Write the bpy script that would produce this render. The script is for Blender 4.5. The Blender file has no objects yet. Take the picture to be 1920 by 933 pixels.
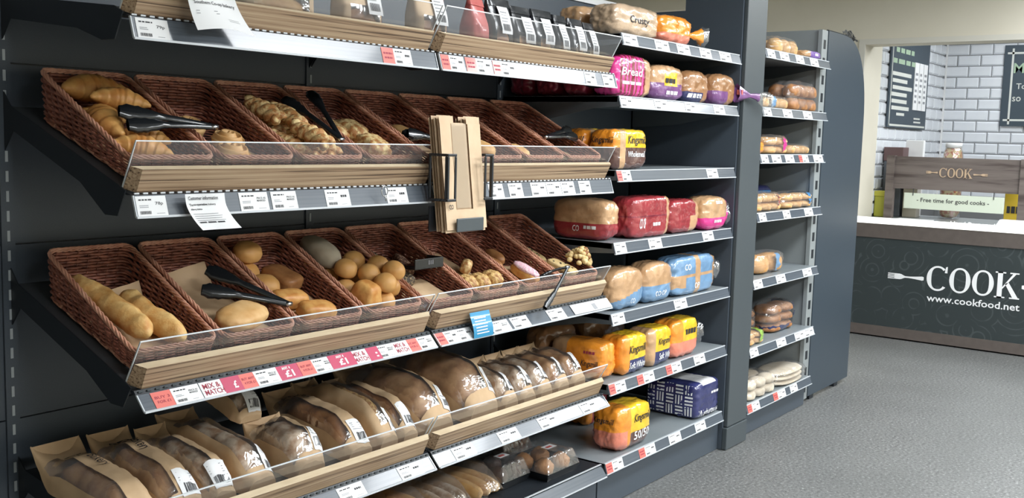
import bpy, bmesh, math, random
from mathutils import Vector, Matrix, noise
from mathutils.bvhtree import BVHTree
R = math.radians
sc = bpy.context.scene
col = sc.collection
# ------------------------------------------------------------------ camera
FPX, YAW, PIT, ROL, CAMZ = 1906.5, 0.925996, 0.1104586, -0.0265962, 1.447
cam_d = bpy.data.cameras.new('camera'); cam = bpy.data.objects.new('camera', cam_d); col.objects.link(cam)
cam_d.sensor_width = 36; cam_d.lens = FPX / 1920 * 36; cam_d.clip_start = .05
_f = Vector((math.sin(YAW) * math.cos(PIT), math.cos(YAW) * math.cos(PIT), -math.sin(PIT)))
_r = Vector((math.cos(YAW), -math.sin(YAW), 0)); _d = _f.cross(_r)
_r2 = _r * math.cos(ROL) + _d * math.sin(ROL); _d2 = -_r * math.sin(ROL) + _d * math.cos(ROL)
cam.matrix_world = Matrix(((_r2.x, -_d2.x, -_f.x, 0), (_r2.y, -_d2.y, -_f.y, 0), (_r2.z, -_d2.z, -_f.z, CAMZ), (0, 0, 0, 1)))
sc.camera = cam
# ------------------------------------------------------------------ world, exposure, lamps
w = bpy.data.worlds.new('world'); sc.world = w; w.use_nodes = True
w.node_tree.nodes['Background'].inputs[0].default_value = (.80, .88, 1, 1)
w.node_tree.nodes['Background'].inputs[1].default_value = .22
sc.view_settings.view_transform = 'Standard'; sc.view_settings.look = 'None'
sc.view_settings.gamma = 1; sc.view_settings.use_curve_mapping = False
sc.view_settings.exposure = 0.43
CEIL = 2.72
PANELS = [(3.0, .62), (4.9, .62), (6.8, .62), (3.0, -1.5), (4.9, -1.5), (6.8, -1.5), (1.0, -1.5), (4.9, 4.6), (8.95, 1.6)]
for lx, ly in PANELS:
    ld = bpy.data.lights.new('panel_lamp', 'AREA'); ld.shape = 'RECTANGLE'; ld.size = 1.15; ld.size_y = .55
    ld.energy = 15 if lx > 8 else (29 if ly > 0 else 52); ld.color = (.93, .97, 1)
    lo = bpy.data.objects.new('panel_lamp', ld); col.objects.link(lo); lo.location = (lx, ly, CEIL - .03)

# ------------------------------------------------------------------ helpers
def tag(o, label=None, cat=None, group=None, kind=None):
    for k, v in (('label', label), ('category', cat), ('group', group), ('kind', kind)):
        if v: o[k] = v
    return o
def thing(name, label, cat, loc=(0, 0, 0), rot=(0, 0, 0), group=None):
    o = bpy.data.objects.new(name, None); col.objects.link(o)
    o.location = loc; o.rotation_euler = rot; o.empty_display_size = .05
    return tag(o, label, cat, group)
def new(name, me, parent=None, loc=None, rot=None):
    o = bpy.data.objects.new(name, me); col.objects.link(o)
    if parent: o.parent = parent
    if loc: o.location = loc
    if rot: o.rotation_euler = rot
    return o
def copy_tree(o, parent=None):
    c = o.copy(); col.objects.link(c); c.parent = parent
    for ch in list(o.children): copy_tree(ch, c)
    return c
class MB:
    def __init__(s): s.v = []; s.f = []; s.m = []
    def add(s, vs, fs, m=0):
        b = len(s.v); s.v += [tuple(v) for v in vs]
        for q in fs: s.f.append([b + i for i in q]); s.m.append(m)
        return s
    def box(s, x0, x1, y0, y1, z0, z1, m=0):
        return s.add([(x0, y0, z0), (x1, y0, z0), (x1, y1, z0), (x0, y1, z0), (x0, y0, z1), (x1, y0, z1), (x1, y1, z1), (x0, y1, z1)],
                     [(0, 3, 2, 1), (4, 5, 6, 7), (0, 1, 5, 4), (1, 2, 6, 5), (2, 3, 7, 6), (3, 0, 4, 7)], m)
    def prism(s, prof, x0, x1, m=0, axis=0):
        n = len(prof)
        def P(x, p): return (x, p[0], p[1]) if axis == 0 else (p[0], x, p[1])
        vs = [P(x0, p) for p in prof] + [P(x1, p) for p in prof]
        fs = [(i, (i + 1) % n, n + (i + 1) % n, n + i) for i in range(n)] + [tuple(range(n))[::-1], tuple(range(n, 2 * n))]
        return s.add(vs, fs, m)
    def tube(s, pts, r, k=6, closed=False, m=0, flat=1.0, up=None):
        n = len(pts); pts = [Vector(p) for p in pts]; vs = []
        for i, p in enumerate(pts):
            if closed: t = pts[(i + 1) % n] - pts[i - 1]
            else: t = pts[min(i + 1, n - 1)] - pts[max(i - 1, 0)]
            t = t.normalized() if t.length > 1e-9 else Vector((0, 0, 1))
            u = Vector(up) if up else (Vector((0, 0, 1)) if abs(t.z) < .9 else Vector((1, 0, 0)))
            a = t.cross(u).normalized(); b = a.cross(t)
            ri = r[i] if isinstance(r, (list, tuple)) else r
            for j in range(k):
                g = 2 * math.pi * j / k
                vs.append(p + a * math.cos(g) * ri + b * math.sin(g) * ri * flat)
        fs = []
        for i in range(n if closed else n - 1):
            i2 = (i + 1) % n
            for j in range(k):
                fs.append((i * k + j, i * k + (j + 1) % k, i2 * k + (j + 1) % k, i2 * k + j))
        if not closed: fs += [tuple(range(k))[::-1], tuple(range((n - 1) * k, n * k))]
        return s.add(vs, fs, m)
    def grid(s, fn, nu, nv, m=0, cond=None, wrap=False):
        vs = [fn(i / nu, j / nv) for i in range(nu + 1) for j in range(nv + 1)]
        fs = [(i * (nv + 1) + j, (i + 1) * (nv + 1) + j, (i + 1) * (nv + 1) + j + 1, i * (nv + 1) + j + 1)
              for i in range(nu) for j in range(nv) if cond is None or cond((i + .5) / nu, (j + .5) / nv)]
        return s.add(vs, fs, m)
    def mesh(s, name, mats, smooth=False):
        me = bpy.data.meshes.new(name); me.from_pydata(s.v, [], s.f)
        for mt in (mats if isinstance(mats, (list, tuple)) else [mats]): me.materials.append(mt)
        me.polygons.foreach_set('material_index', s.m)
        if smooth: me.polygons.foreach_set('use_smooth', [True] * len(s.f))
        me.update(); return me
    def build(s, name, mats, parent=None, smooth=False, fix=False, **k):
        me = s.mesh(name, mats, smooth)
        if fix:
            bm = bmesh.new(); bm.from_mesh(me); bmesh.ops.recalc_face_normals(bm, faces=bm.faces); bm.to_mesh(me); bm.free()
        return new(name, me, parent, **k)
def bevelled(o, w=.003, seg=2):
    m = o.modifiers.new('bevel', 'BEVEL'); m.width = w; m.segments = seg; m.limit_method = 'ANGLE'; return o
# ------------------------------------------------------------------ materials
MATS = {}
def nodes_of(name):
    m = bpy.data.materials.new(name); m.use_nodes = True; nt = m.node_tree
    return m, nt, nt.nodes['Principled BSDF']
def mat(name, c, rough=.5, metal=0., c2=None, scale=40, bump=0., bscale=None, coat=0., alpha=1., detail=3, stretch=None, lo=.35, hi=.65, spec=None, emit=0):
    m, nt, p = nodes_of(name); N, L = nt.nodes, nt.links
    p.inputs['Base Color'].default_value = (*c, 1); p.inputs['Roughness'].default_value = rough; p.inputs['Metallic'].default_value = metal
    p.inputs['Coat Weight'].default_value = coat; p.inputs['Coat Roughness'].default_value = .08; p.inputs['Alpha'].default_value = alpha
    if spec is not None: p.inputs['Specular IOR Level'].default_value = spec
    if emit: p.inputs['Emission Color'].default_value = (*c, 1); p.inputs['Emission Strength'].default_value = emit
    if c2 or bump:
        tc = N.new('ShaderNodeTexCoord'); src = tc.outputs['Object']
        if stretch:
            mp = N.new('ShaderNodeMapping'); mp.inputs['Scale'].default_value = stretch; L.new(src, mp.inputs[0]); src = mp.outputs[0]
    if c2:
        n = N.new('ShaderNodeTexNoise'); n.inputs['Scale'].default_value = scale; n.inputs['Detail'].default_value = detail; L.new(src, n.inputs['Vector'])
        r = N.new('ShaderNodeValToRGB'); r.color_ramp.elements[0].position = lo; r.color_ramp.elements[1].position = hi
        r.color_ramp.elements[0].color = (*c, 1); r.color_ramp.elements[1].color = (*c2, 1)
        L.new(n.outputs[0], r.inputs[0]); L.new(r.outputs[0], p.inputs['Base Color'])
    if bump:
        n2 = N.new('ShaderNodeTexNoise'); n2.inputs['Scale'].default_value = bscale or scale; n2.inputs['Detail'].default_value = detail; L.new(src, n2.inputs['Vector'])
        b = N.new('ShaderNodeBump'); b.inputs['Strength'].default_value = bump; b.inputs['Distance'].default_value = .004
        L.new(n2.outputs[0], b.inputs['Height']); L.new(b.outputs[0], p.inputs['Normal'])
        if coat: L.new(b.outputs[0], p.inputs['Coat Normal'])
    MATS[name] = m; return m
def wood_mat(name, a, b, c, zs=150, ax=0):
    m, nt, p = nodes_of(name); N, L = nt.nodes, nt.links
    tc = N.new('ShaderNodeTexCoord'); mp = N.new('ShaderNodeMapping'); mp.inputs['Scale'].default_value = (1.1, zs, zs) if ax == 0 else (zs, 1.1, zs)
    L.new(tc.outputs['Object'], mp.inputs[0])
    n = N.new('ShaderNodeTexNoise'); n.inputs['Scale'].default_value = 1.6; n.inputs['Detail'].default_value = 3.5; n.inputs['Roughness'].default_value = .6; L.new(mp.outputs[0], n.inputs['Vector'])
    r = N.new('ShaderNodeValToRGB'); e = r.color_ramp.elements
    e[0].position = .33; e[0].color = (*a, 1); e[1].position = .62; e[1].color = (*c, 1); k = e.new(.45); k.color = (*b, 1)
    L.new(n.outputs[0], r.inputs[0]); L.new(r.outputs[0], p.inputs['Base Color']); p.inputs['Roughness'].default_value = .55
    bp = N.new('ShaderNodeBump'); bp.inputs['Strength'].default_value = .25; bp.inputs['Distance'].default_value = .002
    L.new(n.outputs[0], bp.inputs['Height']); L.new(bp.outputs[0], p.inputs['Normal'])
    MATS[name] = m; return m
black = mat('dark_panel_paint', (.060, .076, .096), .42, c2=(.067, .084, .105), scale=300)
blackm = mat('black_metal', (.016, .020, .025), .40)
graphite = mat('graphite_paint', (.066, .080, .088), .40)
navygrey = mat('end_panel_paint', (.045, .062, .080), .36)
shelfgrey = mat('shelf_grey', (.20, .23, .245), .38, c2=(.23, .255, .27), scale=8)
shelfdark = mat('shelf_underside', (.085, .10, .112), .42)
railm = mat('price_rail_plastic', (.080, .096, .118), .26, coat=.22, c2=(.10, .117, .14), scale=3, stretch=(.6, 90, 90))
railedge = mat('clear_edge', (.62, .66, .70), .15, coat=.5)
wood = wood_mat('ply_wood', (.060, .036, .022), (.34, .225, .135), (.47, .345, .22), 120)
woodtop = mat('ply_edge', (.66, .54, .37), .5, c2=(.56, .44, .29), scale=60, stretch=(.2, 1, 1))
def clear_mat(name, tint, alpha, rough, bump=0, bs=30):
    m = bpy.data.materials.new(name); m.use_nodes = True; nt = m.node_tree; N, L = nt.nodes, nt.links
    N.remove(N['Principled BSDF']); out = N['Material Output']
    tr = N.new('ShaderNodeBsdfTransparent'); gl = N.new('ShaderNodeBsdfGlossy'); gl.inputs['Roughness'].default_value = rough; gl.inputs['Color'].default_value = (.95, .96, .97, 1)
    df = N.new('ShaderNodeBsdfDiffuse'); df.inputs['Color'].default_value = (*tint, 1)
    fr = N.new('ShaderNodeFresnel'); fr.inputs['IOR'].default_value = 1.5
    m1 = N.new('ShaderNodeMixShader'); m1.inputs[0].default_value = alpha; L.new(tr.outputs[0], m1.inputs[1]); L.new(df.outputs[0], m1.inputs[2])
    m2 = N.new('ShaderNodeMixShader'); L.new(m1.outputs[0], m2.inputs[1]); L.new(gl.outputs[0], m2.inputs[2]); L.new(m2.outputs[0], out.inputs[0])
    if bump:
        tc = N.new('ShaderNodeTexCoord'); n = N.new('ShaderNodeTexNoise'); n.inputs['Scale'].default_value = bs; n.inputs['Detail'].default_value = 2.5; n.inputs['Distortion'].default_value = .8; L.new(tc.outputs['Object'], n.inputs['Vector'])
        b = N.new('ShaderNodeBump'); b.inputs['Strength'].default_value = bump; b.inputs['Distance'].default_value = .012; L.new(n.outputs[0], b.inputs['Height'])
        L.new(b.outputs[0], gl.inputs['Normal'])
        k = N.new('ShaderNodeMath'); k.operation = 'MULTIPLY_ADD'; k.inputs[1].default_value = .5; k.inputs[2].default_value = .10; L.new(fr.outputs[0], k.inputs[0])
        k2 = N.new('ShaderNodeMath'); k2.operation = 'MINIMUM'; k2.inputs[1].default_value = .28; L.new(k.outputs[0], k2.inputs[0]); L.new(k2.outputs[0], m2.inputs[0])
    else: L.new(fr.outputs[0], m2.inputs[0])
    MATS[name] = m; return m
acryl = clear_mat('clear_acrylic', (.72, .74, .76), .10, .03)
acedge = mat('acrylic_edge', (.74, .78, .80), .2)
film = clear_mat('clear_film', (.85, .85, .86), .07, .12, .5, 26)
paper = mat('white_paper', (.80, .81, .82), .7)
ink = mat('black_ink', (.02, .02, .025), .6)
greyink = mat('grey_ink', (.30, .31, .33), .6)
redcard = mat('red_card', (.72, .16, .13), .5, coat=.3)
pinkcard = mat('crimson_card', (.50, .04, .11), .4, coat=.3)
redink = mat('dark_red_ink', (.33, .03, .06), .6)
bluecard = mat('blue_card', (.02, .26, .48), .4, coat=.4)
whiteink = mat('white_ink', (.85, .86, .87), .5)
kraft = mat('kraft_paper', (.53, .36, .205), .75, c2=(.62, .435, .26), scale=14, bump=.35, bscale=26)
kraftl = mat('kraft_paper_light', (.63, .46, .30), .75, c2=(.68, .51, .34), scale=20, bump=.2, bscale=30)
wick = mat('willow', (.16, .050, .034), .40, c2=(.47, .185, .120), scale=55, detail=2, lo=.3, hi=.7, coat=.15)
wickl = mat('willow_rim', (.47, .195, .120), .38, c2=(.70, .38, .26), scale=40, lo=.3, hi=.7, coat=.15)
steel = mat('bright_steel', (.6, .62, .64), .25, 1.)
tongm = mat('black_plastic', (.010, .012, .014), .22, coat=.5)
cream = mat('cream_paint', (.66, .62, .52), .7, c2=(.69, .65, .55), scale=3)
# ================================================================== setting
def struct(name, mb, mats, parent=None, smooth=False):
    o = mb.build(name, mats, parent, smooth)
    if not parent: o['kind'] = 'structure'
    return o
def floor_mat():
    m, nt, p = nodes_of('speckled_vinyl'); N, L = nt.nodes, nt.links
    tc = N.new('ShaderNodeTexCoord')
    n = N.new('ShaderNodeTexNoise'); n.inputs['Scale'].default_value = 75; n.inputs['Detail'].default_value = 4; n.inputs['Roughness'].default_value = .75
    r = N.new('ShaderNodeValToRGB'); e = r.color_ramp.elements
    e[0].position = .36; e[0].color = (.065, .068, .067, 1); e[1].position = .72; e[1].color = (.60, .61, .60, 1)
    for ps, cc in ((.45, (.158, .162, .159)), (.58, (.205, .210, .205))): k = e.new(ps); k.color = (*cc, 1)
    L.new(tc.outputs['Object'], n.inputs['Vector']); L.new(n.outputs[0], r.inputs[0])
    n2 = N.new('ShaderNodeTexNoise'); n2.inputs['Scale'].default_value = 2.2; n2.inputs['Detail'].default_value = 4; L.new(tc.outputs['Object'], n2.inputs['Vector'])
    mx = N.new('ShaderNodeMixRGB'); mx.blend_type = 'MULTIPLY'; mx.inputs[0].default_value = .35
    L.new(r.outputs[0], mx.inputs[1]); L.new(n2.outputs[0], mx.inputs[2]); L.new(mx.outputs[0], p.inputs['Base Color']); p.inputs['Roughness'].default_value = .45
    return m
struct('floor', MB().box(-2, 10.3, -3.4, 5.2, -.1, 0), floor_mat())
ceilm = mat('ceiling_tile', (.62, .64, .58), .8, c2=(.66, .68, .62), scale=90)
ce = tag(bpy.data.objects.new('ceiling', None), kind='structure'); col.objects.link(ce)
_tile = MB().box(.008, .592, .008, .592, 0, .03).mesh('ceiling_tile', ceilm)
struct('ceiling_grid', MB().box(-2, 10.3, -3.4, 5.2, CEIL + .02, CEIL + .12), mat('ceiling_bar', (.5, .5, .47), .6), ce)
for i in range(9, 19):
    for j in range(4, 14):
        new('ceiling_tile', _tile, ce, (-2 + i * .6, -3.4 + j * .6, CEIL))
struct('wall_back', MB().box(-2, 7.8, 5.2, 5.3, 0, CEIL + .1), cream)
struct('wall_front', MB().box(-2, 10.3, -3.5, -3.4, 0, CEIL + .1), cream)
struct('wall_left', MB().box(-2.1, -2, -3.4, 5.2, 0, CEIL + .1), cream)
struct('wall_right', MB().box(7.8, 8.22, 2.59, 5.3, 0, CEIL + .02).box(7.8, 8.0, -.9, 2.59, 2.2, CEIL + .02).box(7.8, 8.0, -3.5, -.9, 0, CEIL + .02), cream)
struct('trim_1', MB().box(7.785, 7.8, 2.585, 2.63, 0, 2.24).box(7.785, 7.8, -.9, 2.585, 2.2, 2.24), mat('trim_paint', (.62, .60, .54), .5))
# tiled alcove behind the counter
tilem = mat('white_glazed_tile', (.70, .73, .78), .14, coat=.5, c2=(.74, .77, .81), scale=6)
grout = mat('grey_grout', (.20, .205, .21), .9)
wa = struct('wall_alcove_back', MB().box(10.11, 10.25, -3.4, 2.72, 0, CEIL + .02), grout)
wl = struct('wall_alcove_left', MB().box(8.22, 10.25, 2.60, 2.75, 0, CEIL + .02), grout)
def pillow(w, h, t):       # metro tile with bevelled edge, in local x (width) / z (height), facing -y
    b = .012
    return MB().add([(0, 0, 0), (w, 0, 0), (w, 0, h), (0, 0, h), (b, -t, b), (w - b, -t, b), (w - b, -t, h - b), (b, -t, h - b)],
                    [(4, 5, 6, 7), (0, 1, 5, 4), (1, 2, 6, 5), (2, 3, 7, 6), (3, 0, 4, 7)])
TW, TH = .2, .1
full = pillow(TW - .007, TH - .007, .012).mesh('wall_tile', tilem)
half = pillow(TW / 2 - .007, TH - .007, .012).mesh('wall_tile_half', tilem)
for r in range(15):
    z = .90 + r * TH
    y = 2.59 - (.1 if r % 2 else .0)
    if r % 2 == 1: new('tile', half, wa, (10.11, 2.588, z), (0, 0, -math.pi / 2))
    for c in range(6): new('tile', full, wa, (10.11, y - .003 - c * TW, z), (0, 0, -math.pi / 2))
    x = 10.098 - (.1 if r % 2 else .0)
    if r % 2 == 1: new('tile', half, wl, (10.0, 2.60, z))
    for c in range(1, 11):
        xl = x - c * TW
        if xl > 8.225: new('tile', full, wl, (xl, 2.60, z))
        elif xl + TW - .007 > 8.26: new('tile', pillow(xl + TW - .007 - 8.225, TH - .007, .012).mesh('wall_tile_cut', tilem), wl, (8.225, 2.60, z))
struct('trim_2', MB().box(10.085, 10.1, 2.575, 2.59, .9, 2.5), paper)
# ------------------------------------------------------------------ ceiling light panels
lampm = mat('lamp_diffuser', (.95, .98, 1), .4, emit=5.0)
lf = MB()
for a in ((-.6, .6, -.3, -.275), (-.6, .6, .275, .3), (-.6, -.575, -.275, .275), (.575, .6, -.275, .275)): lf.box(*a, -.012, .012)
lfm = lf.mesh('frame', paper); ldm = MB().box(-.575, .575, -.275, .275, 0, .012).mesh('diffuser', lampm)
for lx, ly in PANELS:
    t = thing('ceiling_light', 'white rectangular light panel set in the ceiling', 'ceiling light', (lx, ly, CEIL - .012), group='ceiling light panels')
    new('frame', lfm, t); new('diffuser', ldm, t)
# ------------------------------------------------------------------ shelving: back panels, uprights, plinths
YB = 2.55
bp = tag(bpy.data.objects.new('wall_shelving', None), kind='structure'); col.objects.link(bp)
BAYX = [.27, 1.272, 2.27, 3.275, 4.345]
for i in range(4):
    wpan = BAYX[i + 1] - BAYX[i] - .036
    pm = MB().box(0, wpan, 0, .02, .002, .4505).mesh('back_panel', black)
    for k in range(5): new('back_panel', pm, bp, (BAYX[i] + .018, YB, -.216 + k * .4525 if k else .0))
struct('panel_frame', MB().box(.27, 5.47, YB + .012, YB + .03, 0, 2.045), blackm, bp)
seam = mat('seam_glint', (.32, .34, .34), .4)
struct('top_capping', MB().box(.27, 4.345, YB - .01, YB + .04, 2.046, 2.075), paper, bp)
slotm = mat('slot_light', (.42, .46, .48), .5)  # pale slot colour stands in for light seen in the slots
for x, ul in zip(BAYX[:4], ('black slotted upright at the far left of the shelving', 'black slotted upright left of the croissant basket', 'black slotted upright between the two basket bays', 'black slotted upright between baskets and wrapped loaves')):
    t = thing('shelf_upright', ul, 'upright', (x, 0, 0), group='slotted uprights behind the basket shelves')
    MB().box(-.017, .017, YB - .006, YB + .012, 0, 2.045).build('post', black, t)
    sl = MB()
    for k in range(40): sl.box(-.0035, .0035, YB - .0075, YB - .005, .05 + k * .05, .077 + k * .05)
    sl.build('slot_row', slotm, t)['kind'] = 'stuff'
for i, (x0, x1) in enumerate(((.3, 1.265), (1.275, 2.265), (2.272, 3.27), (3.28, 4.34), (4.575, 5.43))):
    o = MB().box(x0, x1, 2.02, 2.05, .003, .148 if i < 4 else .112).build('plinth', black)
    tag(o, ['black kick plinth left of the bagged loaves', 'black kick plinth under the bagged loaves, first bay', 'black kick plinth under the clear muffin packs',
            'black kick plinth under the navy wrapped loaf', 'black kick plinth under the flatbread bags'][i], 'plinth', 'shelving kick plinths')
# pillar between the bays
t = thing('pillar_panel', 'tall dark grey pillar between the two bread shelving bays', 'pillar', (4.345, 1.98, 0))
bevelled(MB().box(.012, .226, 0, .02, .11, 2.715).build('front_face', graphite, t), .004)
bevelled(MB().box(.0, .226, -.004, .02, .003, .107).build('base_cover', graphite, t), .003)
MB().box(0, .226, .02, .31, .003, 2.715).build('column', black, t)
MB().box(0, .226, .31, .57, .003, 2.05).build('side_panel', black, t)
MB().box(-.002, .228, .31, .57, 2.05, 2.056).build('edge_trim', mat('beige_trim', (.62, .55, .45), .5), t)
# end wall, upright and round-topped end panel of the far bay
endgrey = mat('end_wall_grey', (.27, .295, .30), .45)
o = MB().box(5.445, 5.465, 2.06, YB, .02, 2.06).build('bay_side_wall', endgrey); tag(o, 'light grey side wall closing the far bread bay', 'side panel')
t = thing('slotted_upright', 'grey slotted upright at the front edge of the far bay', 'upright', (5.43, 2.035, 0))
MB().box(0, .083, 0, .022, .02, 2.06).build('post', endgrey, t)
sl = MB()
for k in range(21): sl.box(.026, .056, -.0015, .002, .06 + k * .095, .108 + k * .095)
sl.build('slot_row', blackm, t)['kind'] = 'stuff'
prof = [(5.515, .03), (6.17, .03), (6.175, 1.55)]
for k in range(1, 15):
    a = k / 14 * math.pi / 2; prof.append((5.74 + .435 * math.cos(a) ** .8, 1.55 + .51 * math.sin(a) ** .8))
prof.append((5.515, 2.06))
t = thing('end_panel', 'large dark end panel with a rounded top corner beside the far bay', 'end panel')
MB().prism(prof, 2.03, 2.05, axis=1).build('panel', navygrey, t, fix=True)
MB().tube([(p[0], 2.04, p[1]) for p in prof[1:]], .008, 6).build('edge_trim', blackm, t)
for x in (5.6, 6.0): MB().box(x - .03, x + .03, 2.04, 2.12, .001, .035).build('foot', blackm, t)
# ================================================================== shelves
def slope_pt(sec, v): (y0, z0), (y1, z1) = sec; return (y0 + (y1 - y0) * v, z0 + (z1 - z0) * v)
ROWS = {}   # name -> (rail bottom (y,z), rail top (y,z))
bedm = mat('tray_bed', (.05, .055, .06), .5)
def basket_tray(row, zr, kind, x0, x1, slope, label, acr=True):
    if kind == 'M': rail = ((1.985, 0), (2.0, .048)); wd = [(1.988, .105), (2.013, .053), (2.037, .062), (2.005, .112)]; ac = ((2.041, .060), (1.985, .166))
    else: rail = ((1.974, 0), (2.006, .034)); wd = [(1.991, .095), (2.014, .044), (2.046, .054), (2.011, .104)]; ac = ((2.050, .052), (1.988, .157))
    if row == 'T': ac = ((2.041, .060), (1.972, .182))
    ROWS[row] = ((rail[0][0], zr + rail[0][1]), (rail[1][0], zr + rail[1][1]))
    t = thing('display_tray', label, 'shelf', (x0, 0, zr), group='wood fronted display shelves'); L = x1 - x0
    # plywood front: face, top edge as one board with mitred ends
    f = MB(); g = .006; th = .018
    f.add([(g + th, *wd[0]), (L - g - th, *wd[0]), (L - g - th, *wd[1]), (g + th, *wd[1]), (g, *wd[3]), (L - g, *wd[3]), (L - g, *wd[2]), (g, *wd[2])],
          [(3, 2, 1, 0), (4, 5, 6, 7), (1, 2, 6, 5), (0, 4, 7, 3), (2, 3, 7, 6)], 0)
    f.add([(g + th, *wd[0]), (L - g - th, *wd[0]), (L - g, *wd[3]), (g, *wd[3])], [(0, 1, 2, 3)], 1)
    f.build('wooden_front', [wood, woodtop], t)
    # price rail
    (ya, za), (yb, zb) = rail
    rr = MB().prism([(ya, za), (yb, zb), (yb + .004, zb), (ya + .004, za)], .008, L - .008)
    ro = rr.build('price_rail', railm, t)
    MB().prism([(ya - .003, za - .002), (ya - .003, za + .003), (ya + .003, za + .003), (ya + .003, za - .002)], .006, L - .006).build('rail_lip', railedge, ro)
    for xe in (.005, L - .008): MB().prism([(ya - .002, za), (yb - .002, zb), (yb + .004, zb), (ya + .004, za)], xe, xe + .003).build('rail_end', railedge, ro)
    # perforated strip
    s = MB().prism([(yb - .001, zb + .0005), (wd[1][0] - .001, wd[1][1] - .001), (2.03, wd[1][1]), (2.02, zb)], .004, L - .004)
    ym, zm = (yb + wd[1][0]) / 2 - .003, (zb + wd[1][1]) / 2 + .001
    for k in range(int(L / .022)): s.box(.012 + k * .022, .024 + k * .022, ym - .0015, ym + .002, zm - .0015, zm + .002, 1)
    s.build('perforated_strip', [blackm, railedge if kind == 'M' else graphite], t)
    # sloping bed and end brackets
    z0 = wd[2][1] + .008; yl = 2.52
    MB().prism([(2.046, z0), (2.046, z0 - .016), (yl, z0 - .016 + slope * (yl - 2.046)), (yl, z0 + slope * (yl - 2.046))], .002, L - .002).build('tray_bed', bedm, t)
    for x in (.0, L - .003):
        MB().prism([(2.018, z0 - .012), (2.05, .0), (2.10, .0), (2.20, z0 + slope * .15 - .055), (2.50, z0 + slope * .45 - .05), (2.545, z0 + slope * .45 - .10), (2.545, z0 + slope * .5 + .03), (2.51, z0 + slope * .47 + .004), (2.05, z0 + .002)], x, x + .003).build('end_bracket', blackm, t)
    if acr:
        (y0, a0), (y1, a1) = ac; d = .0022
        MB().add([(g, y0, a0), (L - g, y0, a0), (L - g, y1, a1), (g, y1, a1)], [(0, 1, 2, 3)]).build('clear_guard', acryl, t)
        e = MB().prism([(y1 - .0012, a1), (y1 + .002, a1), (y1 + .002, a1 + .003), (y1 - .0012, a1 + .003)], g, L - g)
        for xx in (g - .001, L - g - .0012): e.prism([(y0 - .002, a0), (y0 + .002, a0), (y1 + .002, a1), (y1 - .002, a1)], xx, xx + .0022)
        e.build('guard_edge', acedge, t)
    return t
for i, (x0, x1) in enumerate(((1.268, 2.266), (2.270, 3.264))):
    q = ['first bay', 'second bay'][i]
    basket_tray('T', 1.634, 'M', x0, x1, .10, 'wood fronted top shelf of paper bagged pastries, ' + q)
    basket_tray('M', 1.248, 'M', x0, x1, .356, 'wood fronted shelf under the croissant basket row, ' + q)
    basket_tray('L', .813, 'L', x0 + .006, x1 + .006, .356, 'wood fronted shelf under the bread roll basket row, ' + q)
    basket_tray('B', .434, 'L', x0 + .012, x1 + .012, .13, 'wood fronted shelf under the bagged bakery loaves, ' + q)
def flat_shelf(row, zr, x0, x1, label, grp, rt=((1.983, 0), (1.996, .041)), top=shelfgrey, side=shelfdark, depth=2.535):
    ROWS[row] = ((rt[0][0], zr), (rt[1][0], zr + rt[1][1])); L = x1 - x0; zt = rt[1][1]
    t = thing('bread_shelf', label, 'shelf', (x0, 0, zr), group=grp)
    MB().box(0, L, 2.0, depth, zt - .022, zt).build('shelf_board', top, t)
    (ya, za), (yb, zb) = rt
    r = MB().prism([(ya, za), (yb, zb), (yb + .004, zb), (ya + .004, za)], 0, L).build('price_rail', railm, t)
    MB().prism([(ya - .002, za - .002), (ya - .002, za + .002), (ya + .004, za + .002), (ya + .004, za - .002)], -.001, L + .001).prism([(yb - .003, zb - .002), (yb - .003, zb + .002), (yb + .004, zb + .002), (yb + .004, zb - .002)], 0, L).build('rail_lip', railedge, r)
    for x in (0, L - .003):
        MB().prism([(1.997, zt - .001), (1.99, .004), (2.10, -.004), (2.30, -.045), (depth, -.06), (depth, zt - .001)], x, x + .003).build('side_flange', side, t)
    return t
for k, z in enumerate((1.795, 1.565, 1.288, 1.013, .739, .466, .153)):
    flat_shelf('R%d' % (k + 1), z, 3.288, 4.318, ['grey metal top shelf carrying the crusty loaf', 'grey metal shelf carrying the brown loaves in shiny wrap', 'mostly empty grey metal shelf with one yellow wrapped loaf',
        'grey metal shelf carrying the red wrapped loaves', 'grey metal shelf carrying the blue wrapped loaves', 'grey metal shelf carrying the row of orange and yellow loaves', 'grey metal bottom shelf carrying the navy wrapped loaf'][k], 'plain bread shelves beside the pillar')
for i, (x0, x1) in enumerate(((1.272, 2.268), (2.274, 3.272))):
    flat_shelf('D%d' % i, .152, x0, x1, ['low black shelf under the first bay of bagged loaves', 'low black shelf carrying clear muffin packs'][i], 'low black base shelves', rt=((1.974, 0), (2.003, .042)), top=blackm, side=blackm)
for k, z in enumerate((1.848, 1.574, 1.35, 1.068, .742, .405, .125)):
    flat_shelf('G%d' % (k + 1), z, 4.588, 5.442, ['top grey shelf of the far bay, with the purple pack', 'far bay grey shelf with tall shiny bags', 'far bay grey shelf with small filled rolls', 'far bay grey shelf with blue ended packs',
        'far bay grey shelf with a single bag of rolls', 'far bay grey shelf with hot dog rolls', 'lowest grey shelf of the far bay with flatbreads'][k], 'grey shelves of the far bay')
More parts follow.
